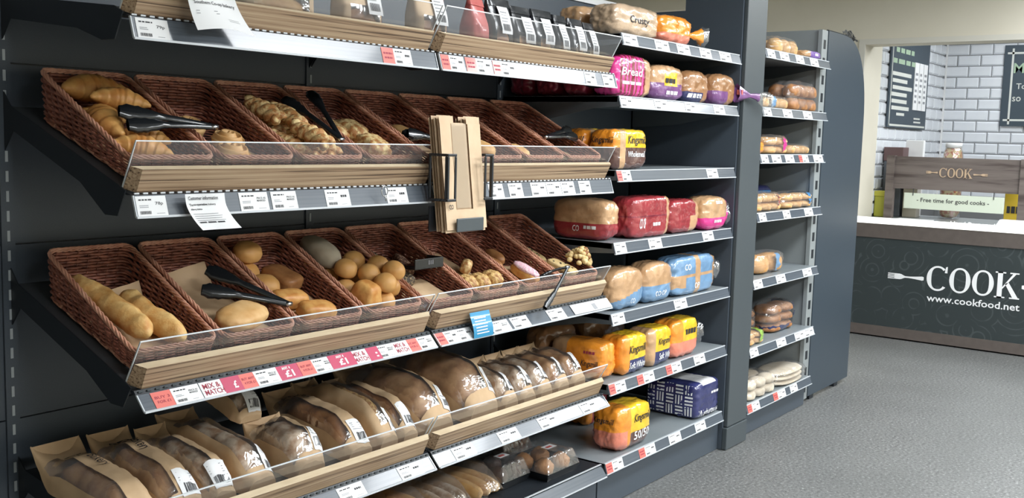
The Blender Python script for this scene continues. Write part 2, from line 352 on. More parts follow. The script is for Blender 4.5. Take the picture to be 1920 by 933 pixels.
# ================================================================== wicker baskets
SL = .356; TILT = math.atan(SL)
BX0, BP = 1.282, .2488
def basket_meshes(seed):
    rnd = random.Random(seed); W = .1135; rc = .022
    fb, fr, bb, br = (0, .004), (-.010, .052), (.372, .138), (.362, .25)
    def loop(t, n=84, off=None):
        yf, yb = fb[0] + (fr[0] - fb[0]) * t, bb[0] + (br[0] - bb[0]) * t
        zf, zb = fb[1] + (fr[1] - fb[1]) * t, bb[1] + (br[1] - bb[1]) * t
        hw = W - .012 + .012 * t; D = yb - yf; per = 2 * (2 * hw + D); out = []
        for i in range(n):
            d = (i / n) * per
            if d < 2 * hw: p = (-hw + d, yf); nr = (0, -1)
            elif d < 2 * hw + D: p = (hw, yf + d - 2 * hw); nr = (1, 0)
            elif d < 4 * hw + D: p = (hw - (d - 2 * hw - D), yb); nr = (0, 1)
            else: p = (-hw, yb - (d - 4 * hw - D)); nr = (-1, 0)
            x, y = p
            # round the corners
            cx_, cy_ = max(-hw + rc, min(hw - rc, x)), max(yf + rc, min(yb - rc, y))
            dv = Vector((x - cx_, y - cy_))
            if abs(x) > hw - rc and (y < yf + rc or y > yb - rc) and dv.length > rc: dv = dv.normalized() * rc; x, y = cx_ + dv.x, cy_ + dv.y
            z = zf + (zb - zf) * (y - yf) / D
            o = off(i) if off else 0
            out.append((x + nr[0] * o, y + nr[1] * o, z))
        return out
    wv = MB(); rows = 14; n = 84
    for r in range(rows):
        t = (r + .5) / rows * .96
        a = .0034
        pts = loop(t, n, lambda i: a * (1 if ((i // 2) + r) % 2 else -1) + rnd.uniform(-.0007, .0007))
        pts = [(p[0], p[1], p[2] + rnd.uniform(-.0007, .0007)) for p in pts]
        zr_ = [.0018 + .0026 * max(0., min(1., p[1] / .37)) for p in pts]
        wv.tube(pts, zr_, 4, True)
    lo, hi = loop(0.02, 42), loop(.98, 42)
    for i in range(42): wv.tube([lo[i], hi[i]], .0022, 4)
    weave = wv.mesh('weave', wick, True)
    rm = MB()
    for k in range(4):
        pts = []
        base = loop(1.0, 110)
        for i, p in enumerate(base):
            g = 2 * math.pi * (i / 110 * 17 + k / 4)
            pts.append((p[0] + .0045 * math.cos(g), p[1] + .001 * math.cos(g), p[2] + .002 + .0045 * math.sin(g)))
        rm.tube(pts, .0030 + rnd.uniform(-.0003, .0004), 5, True)
    rim = rm.mesh('rim', wickl, True)
    bt = MB()
    for k in range(2):
        base = loop(.0, 60)
        bt.tube([(p[0] + .003 * math.cos(i * .9 + k * 3.1), p[1], p[2] + .003 * math.sin(i * .9 + k * 3.1)) for i, p in enumerate(base)], .0036, 5, True)
    foot = bt.mesh('bottom_border', wickl, True)
    fl = MB()
    for k in range(22):
        y = .008 + k * .0166; z = fb[1] + (bb[1] - fb[1]) * y / bb[0]
        fl.tube([(-.105 + j * .021, y, z + (.002 if (j + k) % 2 else -.001)) for j in range(11)], .0075, 5, flat=.35)
    floor_ = fl.mesh('base', wick, True)
    return dict(weave=weave, rim=rim, bottom_border=foot, base=floor_)
BM = [basket_meshes(1), basket_meshes(7)]
CONT = {'M': ['croissants', 'round swirl pastries', 'cheese twists', 'topped cheese pastries', 'a black tong head', 'one small pastry', 'only a paper liner', 'black tongs at the row end'],
        'L': ['two baguettes', 'one roll and black tongs', 'ciabatta rolls', 'round white rolls', 'seeded triangular rolls', 'nutty pastries', 'iced fingers', 'flat cookie bars']}
RZ = {'M': 1.248, 'L': .813}; BASK = {}; LINER = {}
def bframe(row, i):
    x = BX0 + BP * (i + .5) + (.006 if row == 'L' else 0)
    return Vector((x, 2.052, RZ[row] + (.076 if row == 'M' else .070)))
for row in 'ML':
    for i in range(8):
        t = thing('wicker_basket', 'brown wicker basket holding %s, %s row' % (CONT[row][i], 'upper' if row == 'M' else 'lower'), 'basket', bframe(row, i), group='wicker baskets in two rows')
        BASK[(row, i)] = t
        for k, me in BM[(i + (row == 'L')) % 2].items(): new(k, me, t)
INB = {}
def inb(o, row, i, x, s, h, rz=0., tilt=1., rx=0., ry=0.):
    INB.setdefault((row, i), []).append((h, o))
    b = bframe(row, i)
    o.matrix_world = Matrix.Translation(b + Vector((x, s, .006 + SL * s + h))) @ Matrix.Rotation(TILT * tilt, 4, 'X') @ Matrix.Rotation(rz, 4, 'Z') @ Matrix.Rotation(rx, 4, 'X') @ Matrix.Rotation(ry, 4, 'Y')
    return o
# ------------------------------------------------------------------ breads
gold = mat('golden_crust', (.55, .23, .055), .48, c2=(.74, .42, .135), scale=26, bump=.35, bscale=60)
brown = mat('brown_crust', (.30, .125, .045), .45, c2=(.47, .225, .085), scale=22, bump=.3, bscale=60)
pale = mat('pale_crust', (.62, .34, .12), .55, c2=(.76, .50, .23), scale=18, bump=.25, bscale=50)
bagm = mat('baguette_crust', (.60, .28, .07), .55, c2=(.82, .55, .22), scale=30, bump=.6, bscale=55)
softroll = mat('soft_roll', (.66, .33, .095), .5, c2=(.74, .42, .15), scale=12)
cheesy = mat('cheese_topped', (.52, .24, .08), .5, c2=(.86, .66, .32), scale=60, bump=.9, bscale=110, lo=.42, hi=.58)
flour = mat('floured_crust', (.34, .20, .10), .7, c2=(.62, .50, .38), scale=24, bump=.5, bscale=50, lo=.4, hi=.65)
seedm = mat('seeded_crust', (.045, .032, .022), .7, c2=(.33, .24, .13), scale=150, bump=1, bscale=150, lo=.52, hi=.6)
seedr = mat('seeded_red_crust', (.12, .055, .035), .7, c2=(.46, .28, .18), scale=150, bump=1, bscale=150, lo=.52, hi=.6)
nutty = mat('nut_topped', (.36, .165, .05), .5, c2=(.74, .50, .20), scale=70, bump=1, bscale=90, lo=.42, hi=.6)
cookie = mat('cookie', (.66, .50, .25), .7, c2=(.60, .43, .19), scale=30, bump=.5, bscale=70)
pinkice = mat('pink_icing', (.78, .42, .50), .4, c2=(.90, .72, .74), scale=160, lo=.45, hi=.55)
greyroll = mat('bloomer_flour', (.36, .30, .21), .75, c2=(.44, .38, .28), scale=16, bump=.3, bscale=40)
def blob_mesh(name, sx, sy, sz, m, e=2.6, n=9, amp=.06, ns=3., seed=0, flat=True, fn=None, mf=None, crk=0.):
    mb = MB(); off = Vector((seed * 7.3, seed * 3.1, seed * 1.7)); idx = {}
    def vert(c):
        k = tuple(round(v, 5) for v in c)
        if k in idx: return idx[k]
        r = (abs(c[0]) ** e + abs(c[1]) ** e + abs(c[2]) ** e) ** (-1 / e)
        p = Vector(c) * r
        d = 1 + amp * noise.noise(p * ns + off) + amp * .4 * noise.noise(p * ns * 2.7 + off)
        if crk: d += crk * ((1 - abs(noise.noise(p * 3.1 + off * 2))) ** 5 + .6 * (1 - abs(noise.noise(p * 6.3 - off))) ** 5 - .5)
        p *= d
        if flat and p.z < -.55: p.z = -.55 + (p.z + .55) * .35
        if fn: p = fn(p)
        idx[k] = len(mb.v); mb.v.append((p.x * sx, p.y * sy, (p.z + (.71 if flat else 0)) * sz)); return idx[k]
    for ax in range(3):
        for sg in (-1, 1):
            for i in range(n):
                for j in range(n):
                    def C(a, b):
                        u, v = -1 + 2 * a / n, -1 + 2 * b / n
                        u, v = math.tan(u * .78) / math.tan(.78), math.tan(v * .78) / math.tan(.78)
                        c = [0, 0, 0]; c[ax] = sg; c[(ax + 1) % 3] = u; c[(ax + 2) % 3] = v; return c
                    q = [vert(C(i, j)), vert(C(i + 1, j)), vert(C(i + 1, j + 1)), vert(C(i, j + 1))]
                    if sg < 0: q.reverse()
                    cc = C(i + .5, j + .5); mb.f.append(q)
                    mb.m.append(mf(cc[0], cc[1], cc[2]) if mf else 0)
    return mb.mesh(name, m, True)
def croissant_mesh(seed, L=.15, bend=.9, r=.034):
    rnd = random.Random(seed); pts, rs = [], []; n = 46
    for i in range(n):
        u = i / (n - 1) * 2 - 1; a = u * bend
        pts.append((L / 2 * math.sin(a) / math.sin(bend), -L * .45 * (1 - math.cos(a)), 0))
        seg = (abs(u) * 3.4 + .5) % 1
        rs.append(r * max(.16, (1 - abs(u) ** 1.7 * .86)) * (1.03 - .13 * seg ** 2))
    mb = MB(); mb.tube(pts, rs, 14, flat=.88, up=(0, 0, 1))
    mb.v = [(x, y, z + r * .8 + .002 * noise.noise(Vector((x, y, z)) * 60)) for x, y, z in mb.v]
    return mb.mesh('croissant', gold, True)
def baguette_mesh(seed, L=.30, r=.036):
    pts, rs = [], []; n = 44; o = Vector((seed, 0, 0))
    for i in range(n):
        u = i / (n - 1); a = abs(2 * u - 1)
        pts.append((.006 * math.sin(u * 5 + seed), (u - .5) * L, 0)); rs.append(r * max(.12, (1 - a ** 5) ** .6) * (1 + .08 * noise.noise(Vector((u * 7, seed, 0)))))
    mb = MB(); mb.tube(pts, rs, 16, flat=.85, up=(0, 0, 1)); vs = []
    for x, y, z in mb.v:
        nn = noise.noise(Vector((y * 28, seed * 3, 0)))
        ridge = (.007 + .004 * nn) * math.exp(-((x - .35 * r * math.sin(y * 46 + seed * 2)) / (.30 * r)) ** 2) * max(0, z / r)
        vs.append((x, y, z + r * .8 + ridge + .005 * noise.noise(Vector((x, y, z)) * 38 + o)))
    mb.v = vs; return mb.mesh('baguette', bagm, True)
def swirl_mesh(seed, r=.05):
    def S(u, v):
        g = 2 * math.pi * v; rr = r * math.sin(min(1, u) * math.pi * .5) if u < .8 else r * (1 - .1 * (u - .8) / .2)
        z = .036 * math.cos(u * math.pi / 2) ** .6 if u < 1 else 0
        sp = .006 * math.sin((u * 3.2 + v) * 2 * math.pi) * (1 if u < .75 else .2)
        return (rr * math.cos(g), rr * math.sin(g), max(0, z + sp * (u < .95)) + .001)
    return MB().grid(S, 22, 30).mesh('swirl_pastry', pale, True)
def twist_mesh(seed, L=.135, r=.0165):
    mb = MB(); n = 40
    for k in range(2):
        pts = [(r * .75 * math.cos(i / n * 15 + k * math.pi), (i / n - .5) * L, r + r * .6 * math.sin(i / n * 15 + k * math.pi)) for i in range(n + 1)]
        mb.tube(pts, [r * (.55 + .45 * math.sin(max(.08, min(.92, i / n)) * math.pi) ** .5) for i in range(n + 1)], 9)
    o = Vector((seed, seed, 0))
    mb.v = [(x + .004 * noise.noise(Vector((x, y, z)) * 70 + o), y, z + .005 * noise.noise(Vector((x, y, z)) * 60 - o)) for x, y, z in mb.v]
    return mb.mesh('cheese_twist', cheesy, True)
def put(name, me, label, cat, grp, row, i, x, s, h, rz=0., **k):
    o = new(name, me); tag(o, label, cat, grp); inb(o, row, i, x, s, h, rz, **k); return o
bpy.context.view_layer.update()
cr = [croissant_mesh(0, .175, .75, .041), croissant_mesh(1, .140, .9, .032), croissant_mesh(2, .115, .9, .028)]
put('croissant', cr[1], 'croissant lying underneath the big leaning one', 'croissant', 'croissants', 'M', 0, .0, .300, .008, .0)
for k, (x, s, h, rz, rx) in enumerate(((-.008, .305, .066, .05, -.2), (.022, .250, .022, -.35, 0), (.040, .165, .012, -.6, 0), (-.052, .205, .018, 1.3, 0), (-.040, .085, .006, -.5, 0))):
    put('croissant', cr[k % 3], ['big smooth croissant leaning on the back of its basket', 'ridged croissant lying below the leaning one', 'croissant half hidden behind black tongs', 'dark croissant against the left basket side', 'flaky croissant at the front basket corner'][k], 'croissant', 'croissants', 'M', 0, x, s, h, rz, rx=rx)
sw = swirl_mesh(0, .045)
for k, (x, s, h) in enumerate(((-.03, .245, .016), (.035, .165, .012), (-.015, .080, .010))):
    put('swirl_pastry', sw, 'round pale swirl pastry in the second basket', 'pastry', 'round swirl pastries', 'M', 1, x, s, h, k)
tw = [twist_mesh(k) for k in range(2)]
for k, (x, s, h, rz) in enumerate(((-.066, .255, .010, .05), (-.014, .262, .010, -.04), (-.060, .110, .008, .06), (-.008, .112, .008, -.03), (.043, .108, .008, -.05), (.040, .250, .010, .04), (-.050, .215, .048, .05), (.004, .190, .046, -.04), (-.020, .075, .046, .05))):
    put('cheese_twist', tw[k % 2], 'lumpy cheese twist piled in the third basket', 'pastry', 'cheese twists', 'M', 2, x, s, h, rz)
chp = blob_mesh('cheese_pastry', .042, .062, .032, cheesy, 2.6, 9, .16, 3.5, 3)
for k, (x, s, h, rz) in enumerate(((-.045, .235, .010, .1), (.012, .110, .010, -.1), (.046, .238, .010, .1))):
    put('cheese_pastry', chp, 'flat cheese topped pastry in the fourth basket', 'pastry', 'cheese topped pastries', 'M', 3, x, s, h, rz)
pp = blob_mesh('pastry', .035, .05, .022, pale, 2.3, 8, .1, 3, 5)
put('pastry', pp, 'small pastry in the sixth upper basket', 'pastry', None, 'M', 5, .07, .13, .004)
put('pastry', pp, 'small pastry near the end of the upper basket row', 'pastry', None, 'M', 6, -.03, .10, .004)
put('pastry', pp, 'small pastry seen behind the paper bag stack', 'pastry', None, 'M', 4, .05, .26, .01)
# lower row
put('baguette', baguette_mesh(0, .31, .034), 'long pale baguette against the left basket side', 'baguette', 'baguettes', 'L', 0, -.058, .185, .012, .06)
put('baguette', baguette_mesh(2, .25, .033), 'shorter baguette beside the long one', 'baguette', 'baguettes', 'L', 0, .028, .145, .006, .05)
put('bread_roll', blob_mesh('roll', .085, .05, .028, pale, 2.4, 9, .08, 3, 2), 'single flat golden roll below black tongs', 'bread roll', None, 'L', 1, .0, .075, .004, .3)
bun = blob_mesh('bun', .044, .039, .033, softroll, 2.2, 9, .05, 2, 1)
put('bread_roll', bun, 'brown bun underneath the upper ones', 'bread roll', 'ciabatta basket rolls', 'L', 2, -.050, .315, .010, .5)
put('bread_roll', bun, 'upper of two smooth brown buns', 'bread roll', 'ciabatta basket rolls', 'L', 2, -.045, .312, .066, .2)
put('bread_roll', bun, 'lower of two smooth brown buns', 'bread roll', 'ciabatta basket rolls', 'L', 2, -.048, .232, .012, -.3)
cia = blob_mesh('ciabatta', .040, .058, .026, brown, 5, 9, .06, 2, 4)
put('ciabatta', cia, 'large flat brown ciabatta at the back', 'bread roll', 'ciabatta basket rolls', 'L', 2, .048, .270, .012, .25)
cib = blob_mesh('ciabatta_pale', .055, .032, .025, gold, 4, 9, .07, 2, 6)
put('ciabatta', cib, 'golden ciabatta in the middle of its basket', 'bread roll', 'ciabatta basket rolls', 'L', 2, -.022, .155, .012, -.1)
put('ciabatta', cib, 'golden ciabatta with flour at the front of its basket', 'bread roll', 'ciabatta basket rolls', 'L', 2, .012, .078, .010, -.2)
put('bloomer', blob_mesh('bloomer', .042, .080, .038, greyroll, 2.6, 10, .03, 2, 3), 'long floury grey loaf behind round rolls', 'loaf', None, 'L', 3, -.045, .280, .050, -.06)
rr = [blob_mesh('round_roll', .0345, .0345, .031, softroll, 2.1, 9, .04, 2, k) for k in (11, 12)]
for k, (x, s) in enumerate(((-.052, .315), (-.052, .240), (.022, .300), (-.050, .160), (.026, .225), (.026, .150), (.016, .066), (.070, .110))):
    put('round_roll', rr[k % 2], 'smooth round white roll piled in the fourth basket', 'bread roll', 'round white rolls', 'L', 3, x, s, .008, k)
for k, (x, s, h) in enumerate(((-.040, .185, .062), (.036, .215, .062), (-.008, .125, .062), (.062, .150, .062), (.010, .055, .058), (.070, .078, .058))):
    put('round_roll', rr[k % 2], 'smooth round white roll piled in the fourth basket', 'bread roll', 'round white rolls', 'L', 3, x, s, h, k * 1.3)
put('square_roll', blob_mesh('square_roll', .036, .040, .036, gold, 5, 9, .05, 2, 9, fn=lambda p: Vector((p.x * (1 - .2 * p.z), p.y * (1 - .2 * p.z), p.z))), 'orange crusty square roll beside round rolls', 'bread roll', None, 'L', 3, -.060, .080, .012, .2)
def tri(p): k = .25 + .75 * (1 - (p.y + 1) / 2); return Vector((p.x * k, p.y, p.z))
sd = blob_mesh('seeded_roll', .042, .050, .024, seedm, 3, 9, .05, 2, 3, fn=tri); sd2 = blob_mesh('seeded_roll_red', .040, .046, .026, seedr, 3, 9, .05, 2, 4, fn=tri)
put('seeded_roll', sd, 'dark seeded triangular roll leaning at the basket back', 'bread roll', 'seeded rolls', 'L', 4, -.045, .295, .014, .0, rx=.3)
put('seeded_roll', sd, 'dark seeded roll lying flat behind the black tray', 'bread roll', 'seeded rolls', 'L', 4, -.035, .190, .014, .2)
put('seeded_roll', sd2, 'reddish seeded roll standing above the black tray', 'bread roll', 'seeded rolls', 'L', 4, .045, .262, .014, .0, rx=.3)
nt_ = blob_mesh('nutty_pastry', .031, .040, .030, nutty, 2.3, 10, .16, 3.5, 2)
for k, (x, s, rz) in enumerate(((-.066, .088, .1), (.000, .086, -.1), (.064, .090, .1))):
    put('nutty_pastry', nt_, 'nut topped pastry at the front of its basket', 'pastry', 'nutty pastries', 'L', 5, x, s, .008, rz)
ring = MB().grid(lambda u, v: ((.018 + .011 * math.cos(v * 6.283) - .004 * u) * math.cos(u * 9), .024 * math.sin(v * 6.283) * .8, .026 + (.018 + .011 * math.cos(v * 6.283) - .004 * u) * math.sin(u * 9)), 30, 8)
put('rolled_pastry', ring.mesh('rolled_pastry', cheesy, True), 'coiled pastry end showing its filling', 'pastry', None, 'L', 5, .045, .185, .014, .6)
dn = blob_mesh('finger_bun', .026, .046, .024, brown, 2.4, 8, .05, 2, 2)
for k, (x, s, h, rz) in enumerate(((-.050, .300, .012, .1), (-.045, .195, .012, .1), (.030, .240, .012, -.1))):
    put('finger_bun', dn, 'brown finger bun in the iced finger basket', 'bun', 'finger buns', 'L', 6, x, s, h, rz)
t = thing('iced_finger', 'finger bun with pink sugared icing', 'bun'); inb(t, 'L', 6, .035, .105, .008, -.12)
new('bun', blob_mesh('iced_bun', .03, .068, .026, gold, 2.4, 8, .05, 2, 8), t); new('icing', blob_mesh('icing', .026, .06, .012, pinkice, 2.4, 8, .08, 2, 4, flat=False), t, (0, 0, .037))
cb = blob_mesh('cookie_bar', .032, .06, .010, cookie, 5, 8, .06, 3, 3)
for k, (x, s, h, rz) in enumerate(((-.055, .305, .012, .1), (-.052, .175, .012, .05), (.020, .240, .012, -.1), (-.010, .075, .010, .1))):
    o = thing('cookie_bar', 'flat pale cookie bar with dark chips', 'cookie', group='cookie bars'); inb(o, 'L', 7, x, s, h, rz); new('bar', cb, o)
    ch = MB(); rnd = random.Random(k)
    for q in range(7):
        a, b = rnd.uniform(-.022, .022), rnd.uniform(-.045, .045); ch.box(a, a + .006, b, b + .006, .0135, .0185)
    ch.build('chip', blackm, o)['kind'] = 'stuff'
o = thing('nut_cluster', 'pale crunchy nut cluster piled above the clear guard', 'pastry'); inb(o, 'L', 7, .070, .055, .050, .3)
nc = MB(); rnd = random.Random(4); nb = blob_mesh('tmp', .011, .010, .009, cookie, 2.5, 3, .2, 3, 1)
for q in range(70):
    a = rnd.uniform(0, 6.283); r_ = rnd.uniform(0, 1) ** .6; x, y = .055 * r_ * math.cos(a), .045 * r_ * math.sin(a); z = .05 * (1 - r_ ** 2) * rnd.uniform(.75, 1.05)
    nc.add([(v.co.x + x, v.co.y + y, v.co.z + z) for v in nb.vertices], [tuple(p.vertices) for p in nb.polygons], 1 if q % 6 == 0 else 0)
nc.build('pieces', [mat('honeyed_nut', (.62, .43, .17), .55, c2=(.74, .58, .30), scale=50), brown], o, True)['kind'] = 'stuff'
# ------------------------------------------------------------------ paper liners
def liner(row, i, x0, x1, s0, s1, lip, seed, lab):
    off = Vector((seed * 5.1, 0, 0))
    def S(u, v):
        x = x0 + (x1 - x0) * u; s = s0 + (s1 - s0) * v
        z = .0155 + .005 * noise.noise(Vector((x * 22, s * 22, 0)) + off)
        if v < .12: z += lip * (1 - v / .12)
        if v > .9 and row == 'L' and i < 2: z += .035 * (v - .9) / .1 * (.5 + u)
        return (x, s, SL * s + z)
    b = MB().grid(S, 10, 18)
    o = b.build('paper_liner', kraft, None, True); o.location = bframe(row, i); tag(o, lab, 'paper liner', 'basket liners'); LINER[(row, i)] = o
NTH = ['first', 'second', 'third', 'fourth', 'fifth', 'sixth', 'seventh', 'eighth']
for i in range(8):
    for row in 'ML':
        liner(row, i, -.088, .088, .020, .345 if (row, i) in (('L', 1), ('L', 5)) else (.28 if (row, i) == ('L', 0) else .20), .030, i + 9 * (row == 'L'), 'brown paper liner in the %s basket of the %s row' % (NTH[i], 'upper' if row == 'M' else 'lower'))
# ================================================================== lettering and cards
TXT = {}
def text_geo(body, bold=0., shear=0.):
    k = (body, bold, shear)
    if k not in TXT:
        cu = bpy.data.curves.new('t', 'FONT'); cu.body = body; cu.size = 1; cu.resolution_u = 2; cu.offset = bold; cu.shear = shear; cu.align_x = 'LEFT'
        ob = bpy.data.objects.new('t', cu); me = bpy.data.meshes.new_from_object(ob)
        vs = [(v.co.x, v.co.y) for v in me.vertices]; fs = [tuple(p.vertices) for p in me.polygons]
        x0, x1 = min(v[0] for v in vs), max(v[0] for v in vs); y0, y1 = min(v[1] for v in vs), max(v[1] for v in vs)
        TXT[k] = ([((x - x0) / (x1 - x0), (y - y0) / (y1 - y0)) for x, y in vs], fs, (x1 - x0) / (y1 - y0))
        bpy.data.objects.remove(ob); bpy.data.curves.remove(cu); bpy.data.meshes.remove(me)
    return TXT[k]
def text2d(mb, body, x, y, h, w=None, bold=.01, shear=0., m=0, z=.0, fn=None):
    """lettering with lower-left corner x,y, height h, width w, in the xy plane (or mapped by fn)"""
    if body[0] == '~':      # print too small or blurred to read in the photograph: short word-like bars
        rnd = random.Random(len(body) * 7 + int(w * 9999)); p = x
        while p < x + w * .96:
            b = min(w * rnd.uniform(.16, .34), x + w - p); n = 3
            mb.add([(fn(p + b * k / n, yy) if fn else (p + b * k / n, yy, z)) for yy in (y + h * .15, y + h * .85) for k in range(n + 1)], [(k, k + 1, n + 2 + k, n + 1 + k) for k in range(n)], m); p += b + w * .06
        return w
    vs, fs, asp = text_geo(body, bold, shear); w = w or h * asp
    pts = [(x + a * w, y + b * h) for a, b in vs]
    mb.add([fn(a, b) if fn else (a, b, z) for a, b in pts], fs, m); return w
def frame(o, ux, uy, n=None):
    ux = Vector(ux).normalized(); uy = Vector(uy).normalized(); n = ux.cross(uy)
    return Matrix(((ux.x, uy.x, n.x, o[0]), (ux.y, uy.y, n.y, o[1]), (ux.z, uy.z, n.z, o[2]), (0, 0, 0, 1)))
def rect(mb, x0, x1, y0, y1, m=0, z=0.): mb.add([(x0, y0, z), (x1, y0, z), (x1, y1, z), (x0, y1, z)], [(0, 1, 2, 3)], m)
def barcode(mb, x, y, w, h, seed=0, m=0, z=.0, fn=None):
    rnd = random.Random(seed); p = x
    while p < x + w:
        b = w * rnd.uniform(.02, .06); q = [(p, y), (p + b, y), (p + b, y + h), (p, y + h)]
        mb.add([fn(*c) if fn else (*c, z) for c in q], [(0, 1, 2, 3)], m); p += b + w * rnd.uniform(.02, .05)
def lines(mb, x, y, w, h, n, seed=0, m=0, z=0., fn=None, gap=.45):
    rnd = random.Random(seed); hh = h / n
    for i in range(n):
        ww = w * rnd.uniform(.7, 1); yy = y + h - (i + 1) * hh; q = [(x, yy), (x + ww, yy), (x + ww, yy + hh * gap), (x, yy + hh * gap)]
        mb.add([fn(*c) if fn else (*c, z) for c in q], [(0, 1, 2, 3)], m)
PZ = .0012
def ticket(row, x0, x1, kind='w', price='75p', label=None, grp=None, seed=0, v0=.05, v1=.95, lift=0., title=None):
    (yb, zb), (yt, zt) = ROWS[row]; up = Vector((0, yt - yb, zt - zb)); H = up.length; up.normalize()
    n = Vector((1, 0, 0)).cross(up); w = x1 - x0; h = H * (v1 - v0)
    org = Vector((x0, yb, zb)) + up * H * v0 + n * (.0012 + lift)
    cm = {'w': paper, 'r': redcard, 'p': pinkcard, 'm': paper, 'b': bluecard}[kind]
    o = MB().box(0, w, 0, h, -.0008, 0).build('price_ticket', cm); o.matrix_world = frame(org, (1, 0, 0), up); tag(o, label, 'price ticket', grp)
    p = MB()
    if kind == 'w':
        text2d(p, '~' * (3 + seed % 4), w * .09, h * .76, h * .10, w * .42)
        if price == 'PRICE': text2d(p, 'PRICE AS', w * .60, h * .62, h * .11, w * .32); text2d(p, 'MARKED', w * .60, h * .48, h * .11, w * .30)
        else: text2d(p, price, w * .62, h * .50, h * .2, w * .26)
        lines(p, w * .09, h * .42, w * .3, h * .16, 2, seed, 1); barcode(p, w * .09, h * .09, w * .34, h * .16, seed); lines(p, w * .62, h * .1, w * .28, h * .06, 1, seed, 1)
        p.build('print', [ink, greyink], o, loc=(0, 0, PZ - .0008))
    elif kind == 'r':
        a, b = price.split('|'); text2d(p, a, w * .12, h * .56, h * .17, w * .76); text2d(p, b, w * .18, h * .28, h * .17, w * .66); p.build('print', redink, o, loc=(0, 0, PZ - .0008))
    elif kind == 'm':
        text2d(p, 'MIX &', w * .1, h * .53, h * .34, w * .72, .02); text2d(p, 'MATCH', w * .1, h * .12, h * .34, w * .8, .02); p.build('print', redink, o, loc=(0, 0, PZ - .0008))
    elif kind == 'p':
        a = price
        if a == 'full': text2d(p, 'ANY 4', w * .3, h * .70, h * .2, w * .32, .02); text2d(p, '£1', w * .34, h * .16, h * .48, w * .34, .03)
        elif a == 'part': text2d(p, '£', w * .55, h * .2, h * .5, w * .22, .03)
        else: lines(p, w * .62, h * .2, w * .2, h * .5, 2, 3)
        p.build('print', whiteink, o, loc=(0, 0, PZ - .0008))
    return o
def row_tickets(row, l, what, grp, reds=(), price=None):
    for i, (a, b) in enumerate(l):
        pr = price[i % len(price)] if price else '~'
        if i in reds:
            m = a + (b - a) * .36
            ticket(row, a, m, 'r', '~~|~', 'red offer ticket in the rail of ' + what, grp + ', red', i)
            ticket(row, m, b, 'w', pr, 'white price ticket beside a red one, ' + what, grp + ', white', i)
        else: ticket(row, a, b, 'w', pr, 'plain white price ticket in the rail of ' + what, grp, i)
ticket('T', 1.284, 1.364, 'w', '79p', 'white 79p ticket at the left end of the top rail', None, 3)
for k, (a, b, c) in enumerate(((2.034, 2.081, 2.152), (2.281, 2.318, 2.384), (2.393, 2.444, 2.518), (2.526, 2.567, 2.643))):
    ticket('T', a, b, 'r', '~~|~', 'red offer ticket in the top rail', 'red top rail tickets', k)
    ticket('T', b, c, 'w', '~', 'white price ticket beside a red one in the top rail', 'white top rail tickets', k)
for a, b in ((3.051, 3.121), (3.168, 3.245)): ticket('T', a, b, 'w', '~', 'white price ticket at the far end of the top rail', 'far top rail tickets', 5)
ticket('M', 1.278, 1.354, 'w', '78p', 'white 78p ticket below the croissant basket', None, 2)
for k, (a, b) in enumerate(((1.555, 1.641), (1.652, 1.733))):
    ticket('M', a, b, 'w', 'PRICE', 'white price as marked ticket near the customer information sheet', 'price as marked tickets', k)
ticket('M', 1.831, 1.917, 'w', '~', 'white ticket standing alone below the cheese pastry basket', None, 4); ticket('M', 2.058, 2.143, 'w', '~', 'white ticket beside the key ring', None, 5)
row_tickets('M', [(2.52, 2.594), (2.623, 2.698), (2.746, 2.833), (2.836, 2.922), (2.925, 3.006), (3.037, 3.111)], 'the shelf right of the paper bag stack', 'tickets right of the bag stack')
LT = [('r', 1.312, 1.363, 'BUY 3|FOR £1', 'red buy 3 for £1 ticket below the baguettes'), ('w', 1.363, 1.438, 'PRICE', 'white ticket beside the buy 3 for £1 ticket'), ('m', 1.441, 1.509, '', 'first mix and match ticket, after the baguettes'), ('p', 1.502, 1.556, 'part', 'crimson ticket with a half covered pound sign'),
      ('r', 1.554, 1.604, 'BUY ANY|4 FOR £1', 'red buy any 4 for £1 ticket beside a half covered pound sign'), ('w', 1.600, 1.672, 'PRICE', 'white ticket between two crimson ones'), ('p', 1.663, 1.748, 'full', 'crimson any 4 for £1 ticket before a red one'), ('r', 1.742, 1.790, 'BUY ANY|4 FOR £1', 'red buy any 4 for £1 ticket after a crimson one'),
      ('w', 1.788, 1.858, 'PRICE', 'white ticket between a red and a crimson ticket'), ('p', 1.848, 1.937, 'full', 'crimson any 4 for £1 ticket before a mix and match'), ('m', 1.928, 1.994, '', 'second mix and match ticket, after a crimson any 4 ticket'), ('p', 1.990, 2.036, '', 'narrow crimson ticket without a price'),
      ('w', 2.030, 2.098, 'PRICE', 'white ticket before the last mix and match'), ('m', 2.094, 2.156, '', 'last mix and match ticket, beside a red ticket'), ('r', 2.150, 2.199, 'BUY ANY|4 FOR £1', 'red ticket after the last mix and match'), ('w', 2.199, 2.264, 'PRICE', 'white ticket at the end of the mix and match rail'),
      ('r', 2.280, 2.320, '~~|~', 'bright red ticket at the start of the second lower rail'), ('w', 2.320, 2.377, '~', 'white ticket between bright red and blue cards'), ('w', 2.378, 2.450, '~', 'white ticket touching the blue card'), ('w', 2.545, 2.641, 'PRICE', 'white ticket just right of the blue card'),
      ('w', 2.656, 2.750, '~', 'white ticket left of the hanging tongs'), ('w', 2.865, 2.964, '~', 'white ticket right of the hanging tongs')]
for k, (kd, a, b, pr, lb) in enumerate(LT): ticket('L', a, b, kd, pr, lb, 'tickets in the lower basket rail', k, lift=.0006 * (k % 2))
o = ticket('L', 3.015, 3.266, 'm', '', 'wide blank white strip at the end of the lower rail', None, 1, .08, .95, .0022)
for c in list(o.children): bpy.data.objects.remove(c)
rect(_p := MB(), .13, .155, .004, .03); _p.build('grey_mark', greyink, o, loc=(0, 0, .0006))
